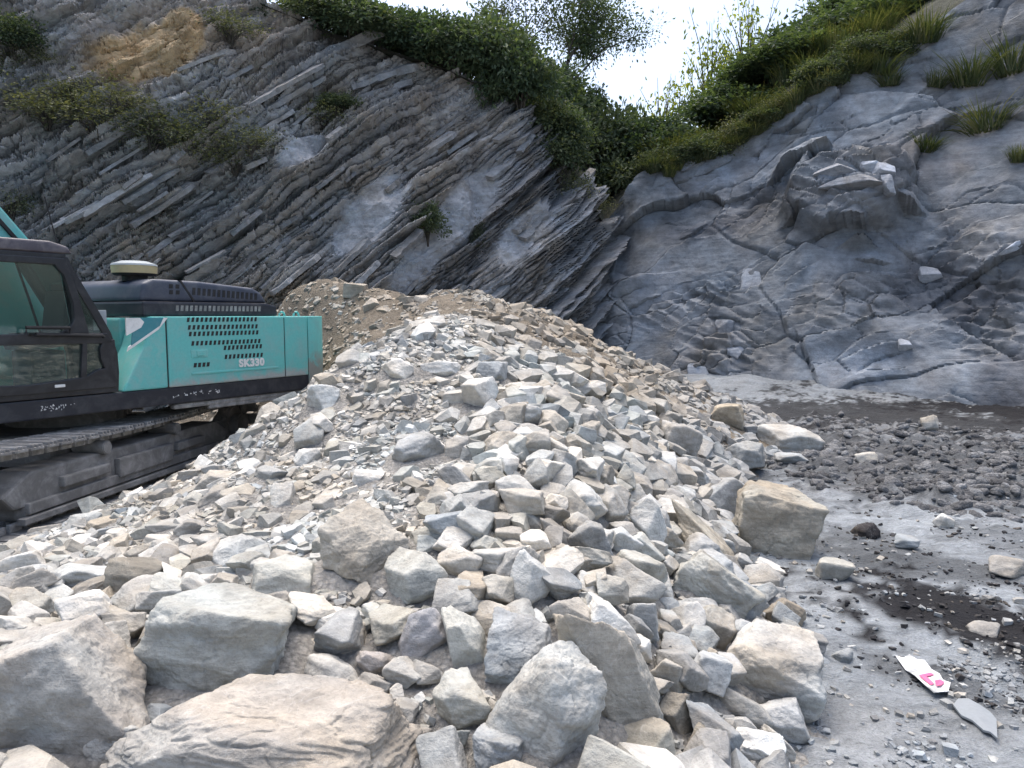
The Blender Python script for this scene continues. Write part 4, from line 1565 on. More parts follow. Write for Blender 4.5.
# bushes growing out of the left face
for (px, py, w, h, kd, lab) in [
        (45, 108, 90, 46, 'dry', 'dusty bush on the left face below the dark overhang'),
        (95, 120, 100, 48, 'dry', 'wide dusty bush on the left face under the ochre patch'),
        (150, 128, 90, 60, 'dry', 'tall dusty bush on the left face under the ochre patch'),
        (200, 135, 90, 52, 'dry', 'trailing dusty bush right of the tall one'),
        (235, 158, 70, 40, 'dry', 'low dusty bush at the right end of the face clump'),
        (180, 150, 80, 36, 'dry', 'low dusty brush under the face clump'),
        (10, 70, 60, 70, 'dry', 'olive bush at the upper left picture edge'),
        (8, 205, 50, 50, 'dry', 'pale brush above the excavator boom'),
        (325, 120, 60, 34, 'dry', 'small dusty bush below the big tilted slab'),
        (335, 105, 40, 26, 'mid', 'small yellow-green bush below the tilted slab'),
        (427, 225, 34, 46, 'mid', 'small green bush between the two smooth grey slabs'),
        (477, 235, 20, 54, 'dry', 'narrow dry brush in the vertical gully'),
        (230, 30, 60, 40, 'dry', 'pale dry brush high on the left cliff'),
        (45, 60, 50, 30, 'dry', 'small dry brush near the upper left corner'),
        (120, 100, 80, 44, 'dry', 'dusty brush just below the ochre patch'),
        (215, 118, 70, 44, 'dry', 'dusty brush at the upper right of the face clump'),
        (70, 92, 60, 36, 'dry', 'pale brush left of the ochre patch'),
        (250, 140, 50, 40, 'dry', 'outermost dusty brush at the right of the face clump'),
        (15, 40, 50, 46, 'mid', 'green bush in the upper left picture corner')]:
    p, n = on_cliff('L', px, py)
    d = proj(p)[2]
    put_plant(kd, (p[0] + n[0] * .1, p[1] + n[1] * .1, p[2] - 0.35 * h * d / F), w * d / F, h * d / F, lab, 'bushes on the left rock face')
# the slope over the right cliff
ORD = ['first', 'second', 'third', 'fourth', 'fifth', 'sixth', 'seventh', 'eighth', 'ninth', 'tenth']
cnt = {}
for (px, Y, w, h, kd) in [
        (590, 28.5, 2.6, 2.6, 'mid'), (620, 28.0, 2.4, 2.2, 'mid'), (650, 28.2, 2.6, 2.2, 'dense'), (575, 30, 3.0, 3.6, 'dense'), (610, 30.5, 3.0, 3.6, 'dense'), (640, 31, 3.0, 3.2, 'dense'), (670, 30, 3.2, 2.6, 'dense'),
        (690, 28.5, 3.0, 2.4, 'dense'), (700, 31, 3.4, 2.8, 'dense'), (725, 29, 3.2, 2.8, 'dense'), (735, 31.5, 3.4, 2.8, 'dense'), (760, 29.5, 3.4, 2.8, 'dense'), (770, 31.5, 3.4, 2.6, 'dense'),
        (790, 28.5, 3.0, 2.4, 'dense'), (800, 30.5, 3.4, 2.8, 'dense'), (825, 29, 3.0, 2.6, 'dense'), (840, 31, 3.4, 2.6, 'dense'), (860, 29, 3.0, 2.2, 'dense'), (880, 30.5, 3.0, 2.4, 'mid'), (905, 29, 2.8, 2.0, 'mid'),
        (940, 28.5, 2.8, 1.8, 'mid'), (975, 28, 2.8, 1.8, 'mid'), (1010, 27.5, 2.8, 1.8, 'mid'), (1050, 27, 2.8, 1.8, 'mid'),
        (545, 29.5, 3.0, 3.8, 'dense'), (520, 28, 2.8, 3.2, 'dense'), (560, 32, 3.0, 4.0, 'mid')]:
    p = on_hill(px, Y)
    h *= (0.62 if px < 800 else 0.8) if px > 655 else (1.25 if px > 585 else 0.95)
    h *= rng.uniform(0.85, 1.15)
    if px < 660:
        lab, grp = 'dark leafy bush filling the saddle between the cliffs', 'bushes in the saddle between the cliffs'
    elif px < 870:
        lab, grp = 'dense dark green bush on the slope over the right cliff', 'bushes on the slope over the right cliff'
    else:
        lab, grp = 'green bush at the top right above the rock', 'bushes at the top right'
    row = 'front' if Y < 29.6 else 'rear'
    cnt[(grp, row)] = cnt.get((grp, row), 0) + 1
    put_plant(kd, (p[0], p[1], p[2] - 0.2), w, h, f'{lab}, {ORD[cnt[(grp, row)] - 1]} of the {row} row', grp)
# airy trees against the sky, sunlight painted into their leaf colour
for (px, Y, w, h, lab) in [(662, 33, 3.4, 6.4, 'airy yellow-green bush painted as backlit against the white sky'), (704, 34, 4.4, 7.6, 'taller airy yellow-green bush painted as backlit beside the dark slope'),
                           (738, 35, 3.8, 7.6, 'pale bush painted as sunlit behind the dark slope crest'), (805, 35, 3.2, 6.6, 'yellow bush top painted as sunlit at the crest near the upper edge')]:
    p = on_hill(px, Y)
    put_plant('lit', (p[0], p[1], p[2] - 0.3), w, h, lab, 'bushes painted as sunlit on the ridge')


def make_tree(name, base, H, spread, seed, mat, label, nl=9000, lean=0.1, crown_z=0.35):
    r = np.random.default_rng(seed)
    root = empty(name, base, 0)
    V, Fq, n = [], [], 0
    tips = []

    def limb(p, d, L, rad, depth):
        nonlocal n
        path, rr = [p], [rad]
        q = p.copy()
        for k in range(4):
            d = d + r.normal(0, 0.16, 3) + np.array([0, 0, 0.04])
            d /= np.linalg.norm(d)
            q = q + d * L / 4
            path.append(q.copy())
            rr.append(rad * (1 - 0.17 * (k + 1)))
        v, f = tube([tuple(a) for a in path], rr, 6 if depth < 2 else 4)
        V.append(v)
        Fq.append(f + n)
        n += len(v)
        if depth >= 3:
            tips.extend(path[1:])
            return
        for k in range(int(r.integers(3, 5))):
            at = path[int(r.integers(2, 5))]
            nd = d * 0.6 + r.normal(0, 0.6, 3) * np.array([1, 1, 0.6]) + np.array([0, 0, 0.15])
            limb(at.copy(), nd / np.linalg.norm(nd), L * r.uniform(0.5, 0.75), rad * 0.5, depth + 1)

    limb(np.array([0, 0, -0.3]), np.array([lean, 0, 1.0]), H * 0.45, H * 0.018, 0)
    me = mesh_np('trunk', np.concatenate(V), np.concatenate(Fq), True)
    link('trunk', me, M['bark'], root)
    tips = np.array(tips)
    ids = r.integers(0, len(tips), nl)
    cs = 0.035 * H
    q = r.normal(size=(nl, 3)) * cs
    keep = fbm(tips[ids] * 0.9 + seed, 2) > -0.25
    pts = (tips[ids] + q)[keep]
    lm = leaves_mesh('crown', pts, (q + r.normal(size=(nl, 3)) * 0.05)[keep], 0.13, r, mat, 0.5)
    link('crown', lm, None, root)
    tag(root, label, 'tree', 'trees on the skyline')
    return root


p = on_hill(548, 31)
make_tree('tree', (p[0], p[1], p[2]), 7.6, 1, 42, M['leaf_dark'], 'tall sparse tree standing against the sky behind the left cliff', 15000, 0.05)
p = on_hill(590, 32)
make_tree('tree', (p[0], p[1], p[2]), 4.2, 1, 43, M['leaf_mid'], 'smaller sparse tree right of the tall one', 6000, 0.2)
p = on_hill(515, 30)
make_tree('tree', (p[0], p[1], p[2]), 6.6, 1, 46, M['leaf_mid'], 'sparse tree left of the tall one behind dark bushes', 8000, -0.1)


def tuft_mesh(seed, n=300, spread=0.5, h=1.0):
    r = np.random.default_rng(seed)
    V, sh = [], []
    for k in range(n):
        a = r.uniform(0, 6.283)
        rad = spread * math.sqrt(r.random()) * 0.5
        b = np.array([rad * math.cos(a), rad * math.sin(a), -0.08])
        lean = r.uniform(0.1, 0.6)
        d = np.array([math.cos(a + r.normal(0, .6)) * lean, math.sin(a + r.normal(0, .6)) * lean, 1.0])
        L = h * r.uniform(0.45, 1.0)
        w = np.array([-d[1], d[0], 0])
        w = w / (np.linalg.norm(w) + 1e-6) * 0.008 * r.uniform(.7, 1.6)
        m = b + d * L * 0.55
        t = b + d * L * 0.95 + np.array([d[0], d[1], 0]) * L * 0.35 - np.array([0, 0, 0.12 * L])
        V += [b - w, b + w, m + w * 0.8, m - w * 0.8, m - w * 0.8, m + w * 0.8, t + w * 0.1, t - w * 0.1]
        sh += [r.random()] * 8
    me = mesh_np('blades', np.array(V), np.arange(len(V)).reshape(-1, 4), False, None, {'shade': np.array(sh)})
    me.materials.append(M['leaf_grass'])
    return me


TUFT = [tuft_mesh(60 + k) for k in range(5)]
def put_tuft(key, px, py, w, h, lab, grp):
    p, n = on_cliff(key, px, py)
    d = proj(p)[2]
    o = link('grass_tuft', TUFT[int(rng.integers(5))])
    o.location = (p[0], p[1], p[2] - 0.05)
    o.rotation_euler = (rng.normal(0, .1) + 0.2, rng.normal(0, .1), rng.uniform(0, 6.28))
    o.scale = (w * d / F, w * d / F, h * d / F)
    tag(o, lab, 'grass', grp)


for (px, py, w, h, lab) in [
        (925, 148, 46, 26, 'grass tuft below the rock shoulder on the right cliff'), (985, 130, 60, 30, 'wide grass tuft right of the rock shoulder'),
        (935, 85, 34, 22, 'small grass tuft on the upper right rock'), (890, 84, 34, 20, 'small pale grass tuft left on the upper right rock'), (970, 84, 56, 36, 'big grass tuft on the upper right rock'),
        (1010, 72, 50, 40, 'grass tuft at the upper right picture edge'), (925, 40, 60, 34, 'grass clump near the top of the right rock'), (880, 72, 44, 30, 'grass clump where rock meets bushes'),
        (1018, 160, 30, 24, 'grass tuft at the right picture edge under the wide tuft')]:
    put_tuft('R', px, py, w, h, lab, 'grass tufts on the right cliff')
for k in range(34):
    u = k / 33
    px = 645 + 250 * u + rng.normal(0, 8)
    py = np.interp(px, [640, 680, 720, 760, 800, 840, 900], [180, 172, 158, 132, 104, 82, 54]) - rng.uniform(0, 10)
    put_tuft('R' , px, py, rng.uniform(16, 36), rng.uniform(12, 26), 'tall grass fringe along the upper lip of the right cliff', 'grass fringe of the right cliff')
for k in range(34):
    px = rng.uniform(640, 900)
    py = np.interp(px, [640, 680, 720, 760, 800, 840, 900], [172, 162, 148, 122, 94, 72, 44]) + rng.normal(0, 5)
    p, n = on_cliff('R', px, py)
    w_ = rng.uniform(0.7, 1.6)
    put_plant('dry' if rng.random() < 0.45 else 'mid', (p[0], p[1] + 0.2, p[2] - 0.15), w_, w_ * rng.uniform(0.5, 0.9), 'small ragged shrub in the grass at the right cliff lip', 'small shrubs along the right cliff lip', 'shrub')
for k in range(26):
    px = rng.uniform(640, 880)
    p = on_hill(px, rng.uniform(26.8, 28))
    o = link('grass_tuft', TUFT[k % 5])
    o.location = p
    sc2 = rng.uniform(1.0, 1.7)
    o.scale = (sc2, sc2, rng.uniform(0.9, 1.4))
    o.rotation_euler = (0, 0, rng.uniform(0, 6))
    tag(o, 'tall grass on the slope between cliff lip and dark bushes', 'grass', 'tall grass above the right cliff')

# ------------------------------------------------------------------ excavator
def tail(x):
    """the machine is a long-tailed one"""
    return x if x > 0.1 else 0.1 + (x - 0.1) * 1.11


class MB:
    """collects bevelled boxes, prisms and tubes into one mesh"""
    def __init__(self):
        self.bm = bmesh.new()

    def box(self, lo, hi, bev=0.0, rot=None, seg=2):
        b = bmesh.new()
        bmesh.ops.create_cube(b, size=1.0)
        lo, hi = Vector(lo), Vector(hi)
        for v in b.verts:
            v.co = Vector([(lo[k] + hi[k]) / 2 + v.co[k] * (hi[k] - lo[k]) for k in range(3)])
        if bev:
            bmesh.ops.bevel(b, geom=b.edges[:], offset=bev, segments=seg, profile=0.6, affect='EDGES', clamp_overlap=True)
        self._add(b, rot)
        return self

    def prism(self, poly, y0, y1, bev=0.0, axis='y', rot=None, seg=2):
        """outline in (x,z) pushed along y, or in (x,y) pushed along z"""
        b = bmesh.new()
        mk = (lambda p, t: (p[0], t, p[1])) if axis == 'y' else (lambda p, t: (p[0], p[1], t))
        A = [b.verts.new(mk(p, y0)) for p in poly]
        B = [b.verts.new(mk(p, y1)) for p in poly]
        b.faces.new(A)
        b.faces.new(B[::-1])
        n = len(poly)
        for k in range(n):
            b.faces.new((A[k], B[k], B[(k + 1) % n], A[(k + 1) % n]))
        bmesh.ops.recalc_face_normals(b, faces=b.faces[:])
        if bev:
            bmesh.ops.bevel(b, geom=b.edges[:], offset=bev, segments=seg, profile=0.6, affect='EDGES', clamp_overlap=True)
        self._add(b, rot)
        return self

    def cyl(self, a, b_, r0, r1=None, seg=24, bev=0.0):
        a, b_ = Vector(a), Vector(b_)
        d = b_ - a
        b = bmesh.new()
        bmesh.ops.create_cone(b, cap_ends=True, segments=seg, radius1=r0, radius2=r0 if r1 is None else r1, depth=d.length)
        if bev:
            bmesh.ops.bevel(b, geom=[e for e in b.edges if len(e.link_faces) == 2 and any(len(f.verts) > 4 for f in e.link_faces)], offset=bev, segments=2, affect='EDGES')
        m = d.to_track_quat('Z', 'Y').to_matrix().to_4x4()
        m.translation = (a + b_) / 2
        bmesh.ops.transform(b, matrix=m, verts=b.verts[:])
        self._add(b, None)
        return self

    def tube(self, path, r, seg=8):
        v, f = tube(path, [r] * len(path), seg)
        b = bmesh.new()
        vs = [b.verts.new(p) for p in v]
        for q in f:
            b.faces.new([vs[i] for i in q])
        b.faces.new(vs[:seg][::-1])
        b.faces.new(vs[-seg:])
        self._add(b, None)
        return self

    def _add(self, b, rot):
        if rot is not None:
            bmesh.ops.transform(b, matrix=rot, verts=b.verts[:])
        me = bpy.data.meshes.new('tmp')
        b.to_mesh(me)
        b.free()
        self.bm.from_mesh(me)
        bpy.data.meshes.remove(me)

    def build(self, name, mat, parent, rz=0.0, smooth=False, label=None):
        if rz == UP:
            for v_ in self.bm.verts:
                v_.co.x = tail(v_.co.x)
        me = bpy.data.meshes.new(name)
        self.bm.to_mesh(me)
        self.bm.free()
        if smooth:
            me.polygons.foreach_set('use_smooth', [True] * len(me.polygons))
            me.set_sharp_from_angle(angle=math.radians(35))
        me.materials.append(mat)
        o = link(name, me, None, parent)
        o.rotation_euler = (0, 0, rz)
        if rz == TR:
            o.location = (TOFF * math.cos(TR), TOFF * math.sin(TR), 0)
        if label:
            o['label'] = label
        return o


EXC_X, EXC_Y, EXC_Z = -6.10, 10.08, -0.02
UP_YAW, TR_YAW = -120.7, -97.0
EX = empty('excavator', (EXC_X, EXC_Y, EXC_Z), 0)
tag(EX, 'teal crawler excavator with dark cab and hood parked beside the heap', 'excavator')
UP = math.radians(UP_YAW)      # heading of the upper body
TR = math.radians(TR_YAW)      # heading of the tracks

TOFF = 0.3                    # the tracks reach further forward than back

# ---- undercarriage
def track(side):
    yc = side * 1.06
    w = 0.6
    R, L, zc = 0.44, 2.7, 0.49
    path = []
    sag = lambda x: -0.07 * math.cos(x / L * math.pi / 2)
    n = 62
    per = 4 * L + 2 * math.pi * R
    tr = empty('track', (TOFF * math.cos(TR), TOFF * math.sin(TR), 0))
    tr.parent = EX
    tr.rotation_euler = (0, 0, TR)
    tr['label'] = 'dusty crawler track with steel shoes'
    sh = MB()
    sh.box((-0.092, -w / 2, 0.0), (0.092, w / 2, 0.03), 0.006)
    for gx_ in (-0.06, 0.0, 0.06):
        sh.box((gx_ - 0.012, -w / 2, 0.03), (gx_ + 0.012, w / 2, 0.062), 0.004)
    sh.box((-0.085, -0.12, -0.09), (0.085, -0.07, 0.0), 0.01)
    sh.box((-0.085, 0.07, -0.09), (0.085, 0.12, 0.0), 0.01)
    shoe_me = None
    for k in range(n):
        s = per * k / n
        if s < 2 * L:                                   # top run, going forward
            x_ = -L + s
            p, d = (x_, zc + R + sag(x_)), (1, 0.05 * math.sin(x_ / L * math.pi / 2))
        elif s < 2 * L + math.pi * R:
            a = (s - 2 * L) / R
            p, d = (L + R * math.sin(a), zc + R * math.cos(a)), (math.cos(a), -math.sin(a))
        elif s < 4 * L + math.pi * R:
            p, d = (L - (s - 2 * L - math.pi * R), zc - R), (-1, 0)
        else:
            a = (s - 4 * L - math.pi * R) / R
            p, d = (-L - R * math.sin(a), zc - R * math.cos(a)), (-math.cos(a), math.sin(a))
        if shoe_me is None:
            o = sh.build('track_shoe', M['track_mud'], tr)
            shoe_me = o.data
        else:
            o = link('track_shoe', shoe_me, None, tr)
        o.location = (p[0], yc, p[1])
        o.rotation_euler = (0, -math.atan2(d[1], d[0]), 0)
    # track frame with its sloping guards
    f = MB()
    f.prism([(-2.15, 0.30), (2.15, 0.30), (2.3, 0.46), (1.9, 0.66), (-1.9, 0.66), (-2.3, 0.46)], yc - 0.22, yc + 0.20, 0.03)
    f.box((-2.0, yc + side * 0.20 - 0.05, 0.22), (2.0, yc + side * 0.20 + 0.05, 0.34), 0.015)
    f.box((-0.6, yc + side * 0.24 - 0.04, 0.30), (0.55, yc + side * 0.24 + 0.04, 0.54), 0.02)
    f.box((-1.45, yc + side * 0.22 - 0.05, 0.40), (-0.75, yc + side * 0.22 + 0.05, 0.52), 0.02)
    f.box((0.7, yc + side * 0.22 - 0.05, 0.40), (1.5, yc + side * 0.22 + 0.05, 0.52), 0.02)
    fo = f.build('track_frame', M['steel_mud'], EX, TR)
    g = MB()
    g.box((-2.1, yc + side * 0.23 - 0.05, 0.13), (2.1, yc + side * 0.23 + 0.05, 0.20), 0.01)
    g.build('roller_guard', M['steel_mud'], EX, TR)
    for xx in np.linspace(-1.9, 1.9, 9):
        r_ = MB().cyl((xx, yc - 0.2, 0.22), (xx, yc + 0.2, 0.22), 0.11, seg=18)
        r_.build('track_roller', M['steel_mud'], EX, TR, True)
    for xx in (-0.75, 0.75):
        r_ = MB().cyl((xx, yc - 0.16, 0.72), (xx, yc + side * 0.27, 0.72), 0.085, seg=20, bev=0.01)
        r_.build('carrier_roller', M['steel_mud'], EX, TR, True)
    sp = MB().cyl((-2.7, yc - 0.1, 0.47), (-2.7, yc + 0.1, 0.47), 0.34, seg=28, bev=0.02).cyl((-2.7, yc - 0.22, 0.47), (-2.7, yc + 0.24, 0.47), 0.2, seg=24, bev=0.02)
    for k in range(14):
        a = k / 14 * 2 * math.pi
        sp.box((0.30, -0.05, -0.03), (0.40, 0.05, 0.03), 0.01, Matrix.Translation((-2.7, yc, 0.47)) @ Matrix.Rotation(a, 4, 'Y'))
    sp.build('drive_sprocket', M['steel_mud'], EX, TR, True)
    MB().cyl((2.7, yc - 0.12, 0.47), (2.7, yc + 0.12, 0.47), 0.36, seg=28, bev=0.03).cyl((2.7, yc - 0.2, 0.47), (2.7, yc + 0.2, 0.47), 0.12).build('idler_wheel', M['steel_mud'], EX, TR, True)


track(1)
track(-1)
c = MB().prism([(-1.1, -0.85), (1.1, -0.85), (1.1, 0.85), (-1.1, 0.85)], 0.5, 0.88, 0.08, 'z')
c.cyl((-TOFF, 0, 0.88), (-TOFF, 0, 1.1), 0.72, seg=36)
c.build('car_body', M['steel_mud'], EX, TR)

# ---- upper body (x forward, y to its left side, which faces the camera)
YS = 1.42
XC = 0.10                 # back of the cab
f = MB()
f.box((-2.95, YS - 0.22, 1.12), (2.3, YS - 0.02, 1.35), 0.02)
f.box((-2.9, -1.4, 1.10), (2.25, YS - 0.24, 1.33), 0.02)
f.box((-2.9, -1.42, 1.13), (2.2, -1.3, 1.35), 0.02)
f.build('deck_frame', M['frame_paint'], EX, UP)
MB().box((-2.9, YS - 0.16, 1.04), (-0.6, YS - 0.05, 1.115), 0.03).box((-2.4, YS - 0.12, 0.99), (-1.1, YS - 0.06, 1.05), 0.02).build('mud_crust', M['track_mud'], EX, UP, label='pale dried mud caked under the deck edge')

# engine bay side: front fairing, big louvred door, rear door
MB().prism([(XC - 0.03, 1.352), (-0.50, 1.352), (-0.50, 2.30), (XC - 0.42, 2.30), (XC - 0.30, 1.9)], YS - 0.5, YS, 0.025).build('front_fairing', M['teal'], EX, UP)
side = MB().box((-2.32, YS - 0.5, 1.352), (-0.515, YS + 0.004, 2.30), 0.02).build('side_door', M['teal_door'], EX, UP)
MB().box((-2.76, YS - 0.5, 1.352), (-2.335, YS, 2.30), 0.02).build('rear_door', M['teal_door'], EX, UP)
MB().box((-2.75, -1.40, 1.34), (-0.2, YS - 0.51, 2.28), 0.03).build('engine_bay', M['teal'], EX, UP)
# far side and front of the upper body
MB().box((-0.15, -1.42, 1.34), (1.9, -0.45, 2.1), 0.05).build('fuel_tank', M['teal'], EX, UP)

# the decal beside the cab
dx0 = XC - 0.10
MB().prism([(dx0 - 0.05, 1.93), (dx0 - 0.42, 2.18), (dx0 - 0.47, 2.285), (dx0 - 0.1, 2.285)], YS - 0.01, YS + 0.006).build('decal_panel', M['teal_dark'], EX, UP)
MB().prism([(dx0 + 0.0, 1.86), (dx0 - 0.40, 2.13), (dx0 - 0.53, 2.285), (dx0 - 0.475, 2.285), (dx0 - 0.41, 2.18), (dx0 - 0.02, 1.92)], YS - 0.01, YS + 0.005).build('decal_stripe', M['white_paint'], EX, UP)
MB().prism([(dx0 - 0.0, 2.06), (dx0 - 0.18, 2.16), (dx0 - 0.22, 2.23), (dx0 - 0.17, 2.283), (dx0 - 0.0, 2.283)], YS - 0.01, YS + 0.011).build('decal_flash', M['white_paint'], EX, UP)

# louvre openings of the side door
v = MB()
for row, (zz, x0_, x1_) in enumerate([(2.225, -0.78, -1.93), (2.12, -0.79, -1.94), (2.03, -0.80, -1.95), (1.90, -0.83, -1.97), (1.82, -1.30, -1.98), (1.69, -1.31, -1.99)]):
    n_ = int(abs(x1_ - x0_) / 0.064)
    for k in range(n_):
        xx = x0_ - k * 0.064
        v.prism([(xx, zz), (xx - 0.034, zz), (xx - 0.046, zz + 0.062), (xx - 0.012, zz + 0.062)], YS - 0.02, YS + 0.0075)
for k in range(4):
    xx = -0.85 - k * 0.062
    v.prism([(xx, 1.60), (xx - 0.04, 1.60), (xx - 0.05, 1.66), (xx - 0.01, 1.66)], YS - 0.02, YS + 0.0075)
tag(v.build('louvre_openings', M['black'], EX, UP), kind='stuff')
MB().box((-1.06, YS - 0.02, 1.735), (-0.82, YS + 0.010, 1.84), 0.006).box((-1.02, YS, 1.755), (-0.9, YS + 0.018, 1.83), 0.006).build('door_latch', M['teal'], EX, UP)
MB().box((-2.2, YS - 0.01, 1.50), (-0.82, YS + 0.014, 1.53), 0.006).build('door_rib', M['teal'], EX, UP)
for xx in (-0.508, -2.328):
    MB().box((xx - 0.008, YS - 0.1, 1.36), (xx + 0.008, YS - 0.012, 2.28)).build('door_gap', M['black'], EX, UP)

def lettering(name, body, size, loc, mat, bold=0.0):
    cu = bpy.data.curves.new(name, 'FONT')
    cu.body = body
    cu.size = size
    cu.extrude = 0.003
    cu.offset = bold
    cu.space_character = 1.08
    tmp = bpy.data.objects.new('tmp_text', cu)
    col.objects.link(tmp)
    dg = bpy.context.evaluated_depsgraph_get()
    me = bpy.data.meshes.new_from_object(tmp.evaluated_get(dg))
    bpy.data.objects.remove(tmp)
    bpy.data.curves.remove(cu)
    # text runs towards the tail of the machine on its left side
    m = Matrix(((-1, 0, 0, loc[0]), (0, 0, 1, loc[1]), (0, 1, 0, loc[2]), (0, 0, 0, 1)))
    me.transform(m)
    for v_ in me.vertices:
        v_.co.x = tail(v_.co.x)
    me.materials.clear()
    me.materials.append(mat)
    o = link(name, me, None, EX)
    o.rotation_euler = (0, 0, UP)
    return o


lettering('model_number', 'SK330', 0.15, (-1.53, YS + 0.010, 1.565), M['white_paint'], 0.008)
# worn pale flecks of old lettering on the deck edge
v = MB()
rr = np.random.default_rng(5)
for (x0_, x1_, n_) in ((1.05, 0.62, 26), (-0.55, -1.25, 30)):
    for k in range(n_):
        xx = rr.uniform(min(x0_, x1_), max(x0_, x1_))
        zz = 1.235 + rr.uniform(-0.03, 0.03)
        a = rr.uniform(0.008, 0.03)
        v.prism([(xx, zz), (xx + a, zz + rr.uniform(-.01, .01)), (xx + a * 0.6, zz + rr.uniform(.008, .025))], YS - 0.03, YS - 0.0165)
tag(v.build('worn_lettering', M['white_paint'], EX, UP), kind='stuff')

# hood
hd = MB()
hd.prism([(-0.28, 2.302), (-2.30, 2.302), (-2.28, 2.46), (-2.1, 2.50), (-0.28, 2.50)], -1.1, YS - 0.10, 0.03)
hood_lo = hd.build('hood_base', M['frame_paint'], EX, UP)
hd = MB()
hd.prism([(-0.29, 2.50), (-2.18, 2.50), (-2.06, 2.66), (-1.92, 2.73), (-1.1, 2.79), (-0.46, 2.80), (-0.33, 2.74)], -0.95, YS - 0.16, 0.06, seg=4)
hood = hd.build('hood', M['hood_paint'], EX, UP, True)
v = MB()
for k in range(14):
    xx = -0.98 - k * 0.074
    zt = 2.70 - 0.004 * k
    v.prism([(xx, zt - 0.10), (xx - 0.042, zt - 0.10), (xx - 0.05, zt), (xx - 0.008, zt)], YS - 0.19, YS - 0.1555)
for k in range(2):
    for zz in (2.60, 2.68):
        xx = -0.66 - k * 0.09
        v.prism([(xx, zz), (xx - 0.05, zz), (xx - 0.055, zz + 0.055), (xx - 0.005, zz + 0.055)], YS - 0.19, YS - 0.1555)
tag(v.build('hood_vents', M['black'], EX, UP), kind='stuff')
v = MB()
for k in range(20):
    xx = -0.70 - k * 0.066
    v.prism([(xx, 2.375), (xx - 0.038, 2.375), (xx - 0.046, 2.45), (xx - 0.008, 2.45)], YS - 0.13, YS - 0.0955)
tag(v.build('base_vents', M['track_mud'], EX, UP), kind='stuff')
MB().prism([(-0.80, 2.795), (-0.83, 2.795), (-1.02, 2.505), (-0.99, 2.505)], YS - 0.2, YS - 0.154).build('hood_seam', M['black'], EX, UP)
pcx, pcy = -0.52, 0.75
MB().cyl((pcx, pcy, 2.78), (pcx, pcy, 2.86), 0.15, seg=28).build('intake_neck', M['black'], EX, UP, True)
MB().cyl((pcx, pcy, 2.855), (pcx, pcy, 2.885), 0.235, 0.26, 32).build('precleaner_base', M['black'], EX, UP, True)
MB().cyl((pcx, pcy, 2.884), (pcx, pcy, 2.985), 0.262, 0.268, 32).build('precleaner_bowl', M['cap'], EX, UP, True)
MB().cyl((pcx, pcy, 2.986), (pcx, pcy, 3.01), 0.272, 0.262, 32).cyl((pcx, pcy, 3.01), (pcx, pcy, 3.05), 0.262, 0.15, 32).build('precleaner_lid', M['cap_top'], EX, UP, True)
for xx in (-2.45, -2.72):
    pts = [(xx + 0.05 * math.cos(a), YS - 0.2, 2.30 + 0.07 * math.sin(a)) for a in np.linspace(-0.2, math.pi + 0.2, 9)]
    MB().tube(pts, 0.016).build('lifting_eye', M['teal'], EX, UP, True)

# counterweight with a rounded tail
poly = []
for k in range(17):
    a = math.pi / 2 * k / 16
    poly.append((-2.80 - 0.66 * math.sin(a), 0.62 + (YS - 0.62) * math.cos(a)))
poly = [(-2.775, YS)] + poly + [(-3.48, 0.3), (-3.48, -0.3)] + [(p[0], -p[1]) for p in poly[::-1]] + [(-2.775, -YS)]
MB().prism(poly, 1.16, 2.30, 0.05, 'z', seg=3).build('counterweight', M['teal_low'], EX, UP, True, 'teal counterweight with mud-caked lower half')

# ---- cab
ZB, ZT = 1.36, 3.10
ya, yb = 0.42, YS
XF = 2.25
rear = lambda z: XC + (0.62 if z > 2.1 else 0.0) * min(1, max(0, (z - 1.75) / 1.25)) ** 1.25
zs = [ZB, 1.6, 1.85, 2.1, 2.35, 2.6, 2.85, 3.0]
rearx = [XC + 0.02, XC, XC + 0.01, XC + 0.08, XC + 0.21, XC + 0.35, XC + 0.49, XC + 0.56]


def side_frame(y0, y1, grow=0.0):
    m = MB()
    inner = [x_ + 0.11 for x_ in rearx]
    out = list(zip(rearx, zs)) + list(zip(inner[::-1], zs[::-1]))
    m.prism(out, y0, y1, 0.012)                                                        # rear pillar
    m.prism([(XF, ZB), (XF + 0.05, 2.0), (XF - 0.18, 3.0), (XF - 0.28, 3.0), (XF - 0.06, 2.0), (XF - 0.1, ZB)], y0, y1, 0.012)   # front pillar
    m.prism([(rearx[0] + 0.08, ZB), (XF - 0.02, ZB), (XF - 0.02, ZB + 0.09), (rearx[0] + 0.08, ZB + 0.09)], y0, y1, 0.01)        # sill
    m.prism([(rearx[7] + 0.02, 2.97), (XF - 0.2, 2.97), (XF - 0.2, 3.03), (rearx[7] + 0.02, 3.03)], y0, y1, 0.01)
    return m


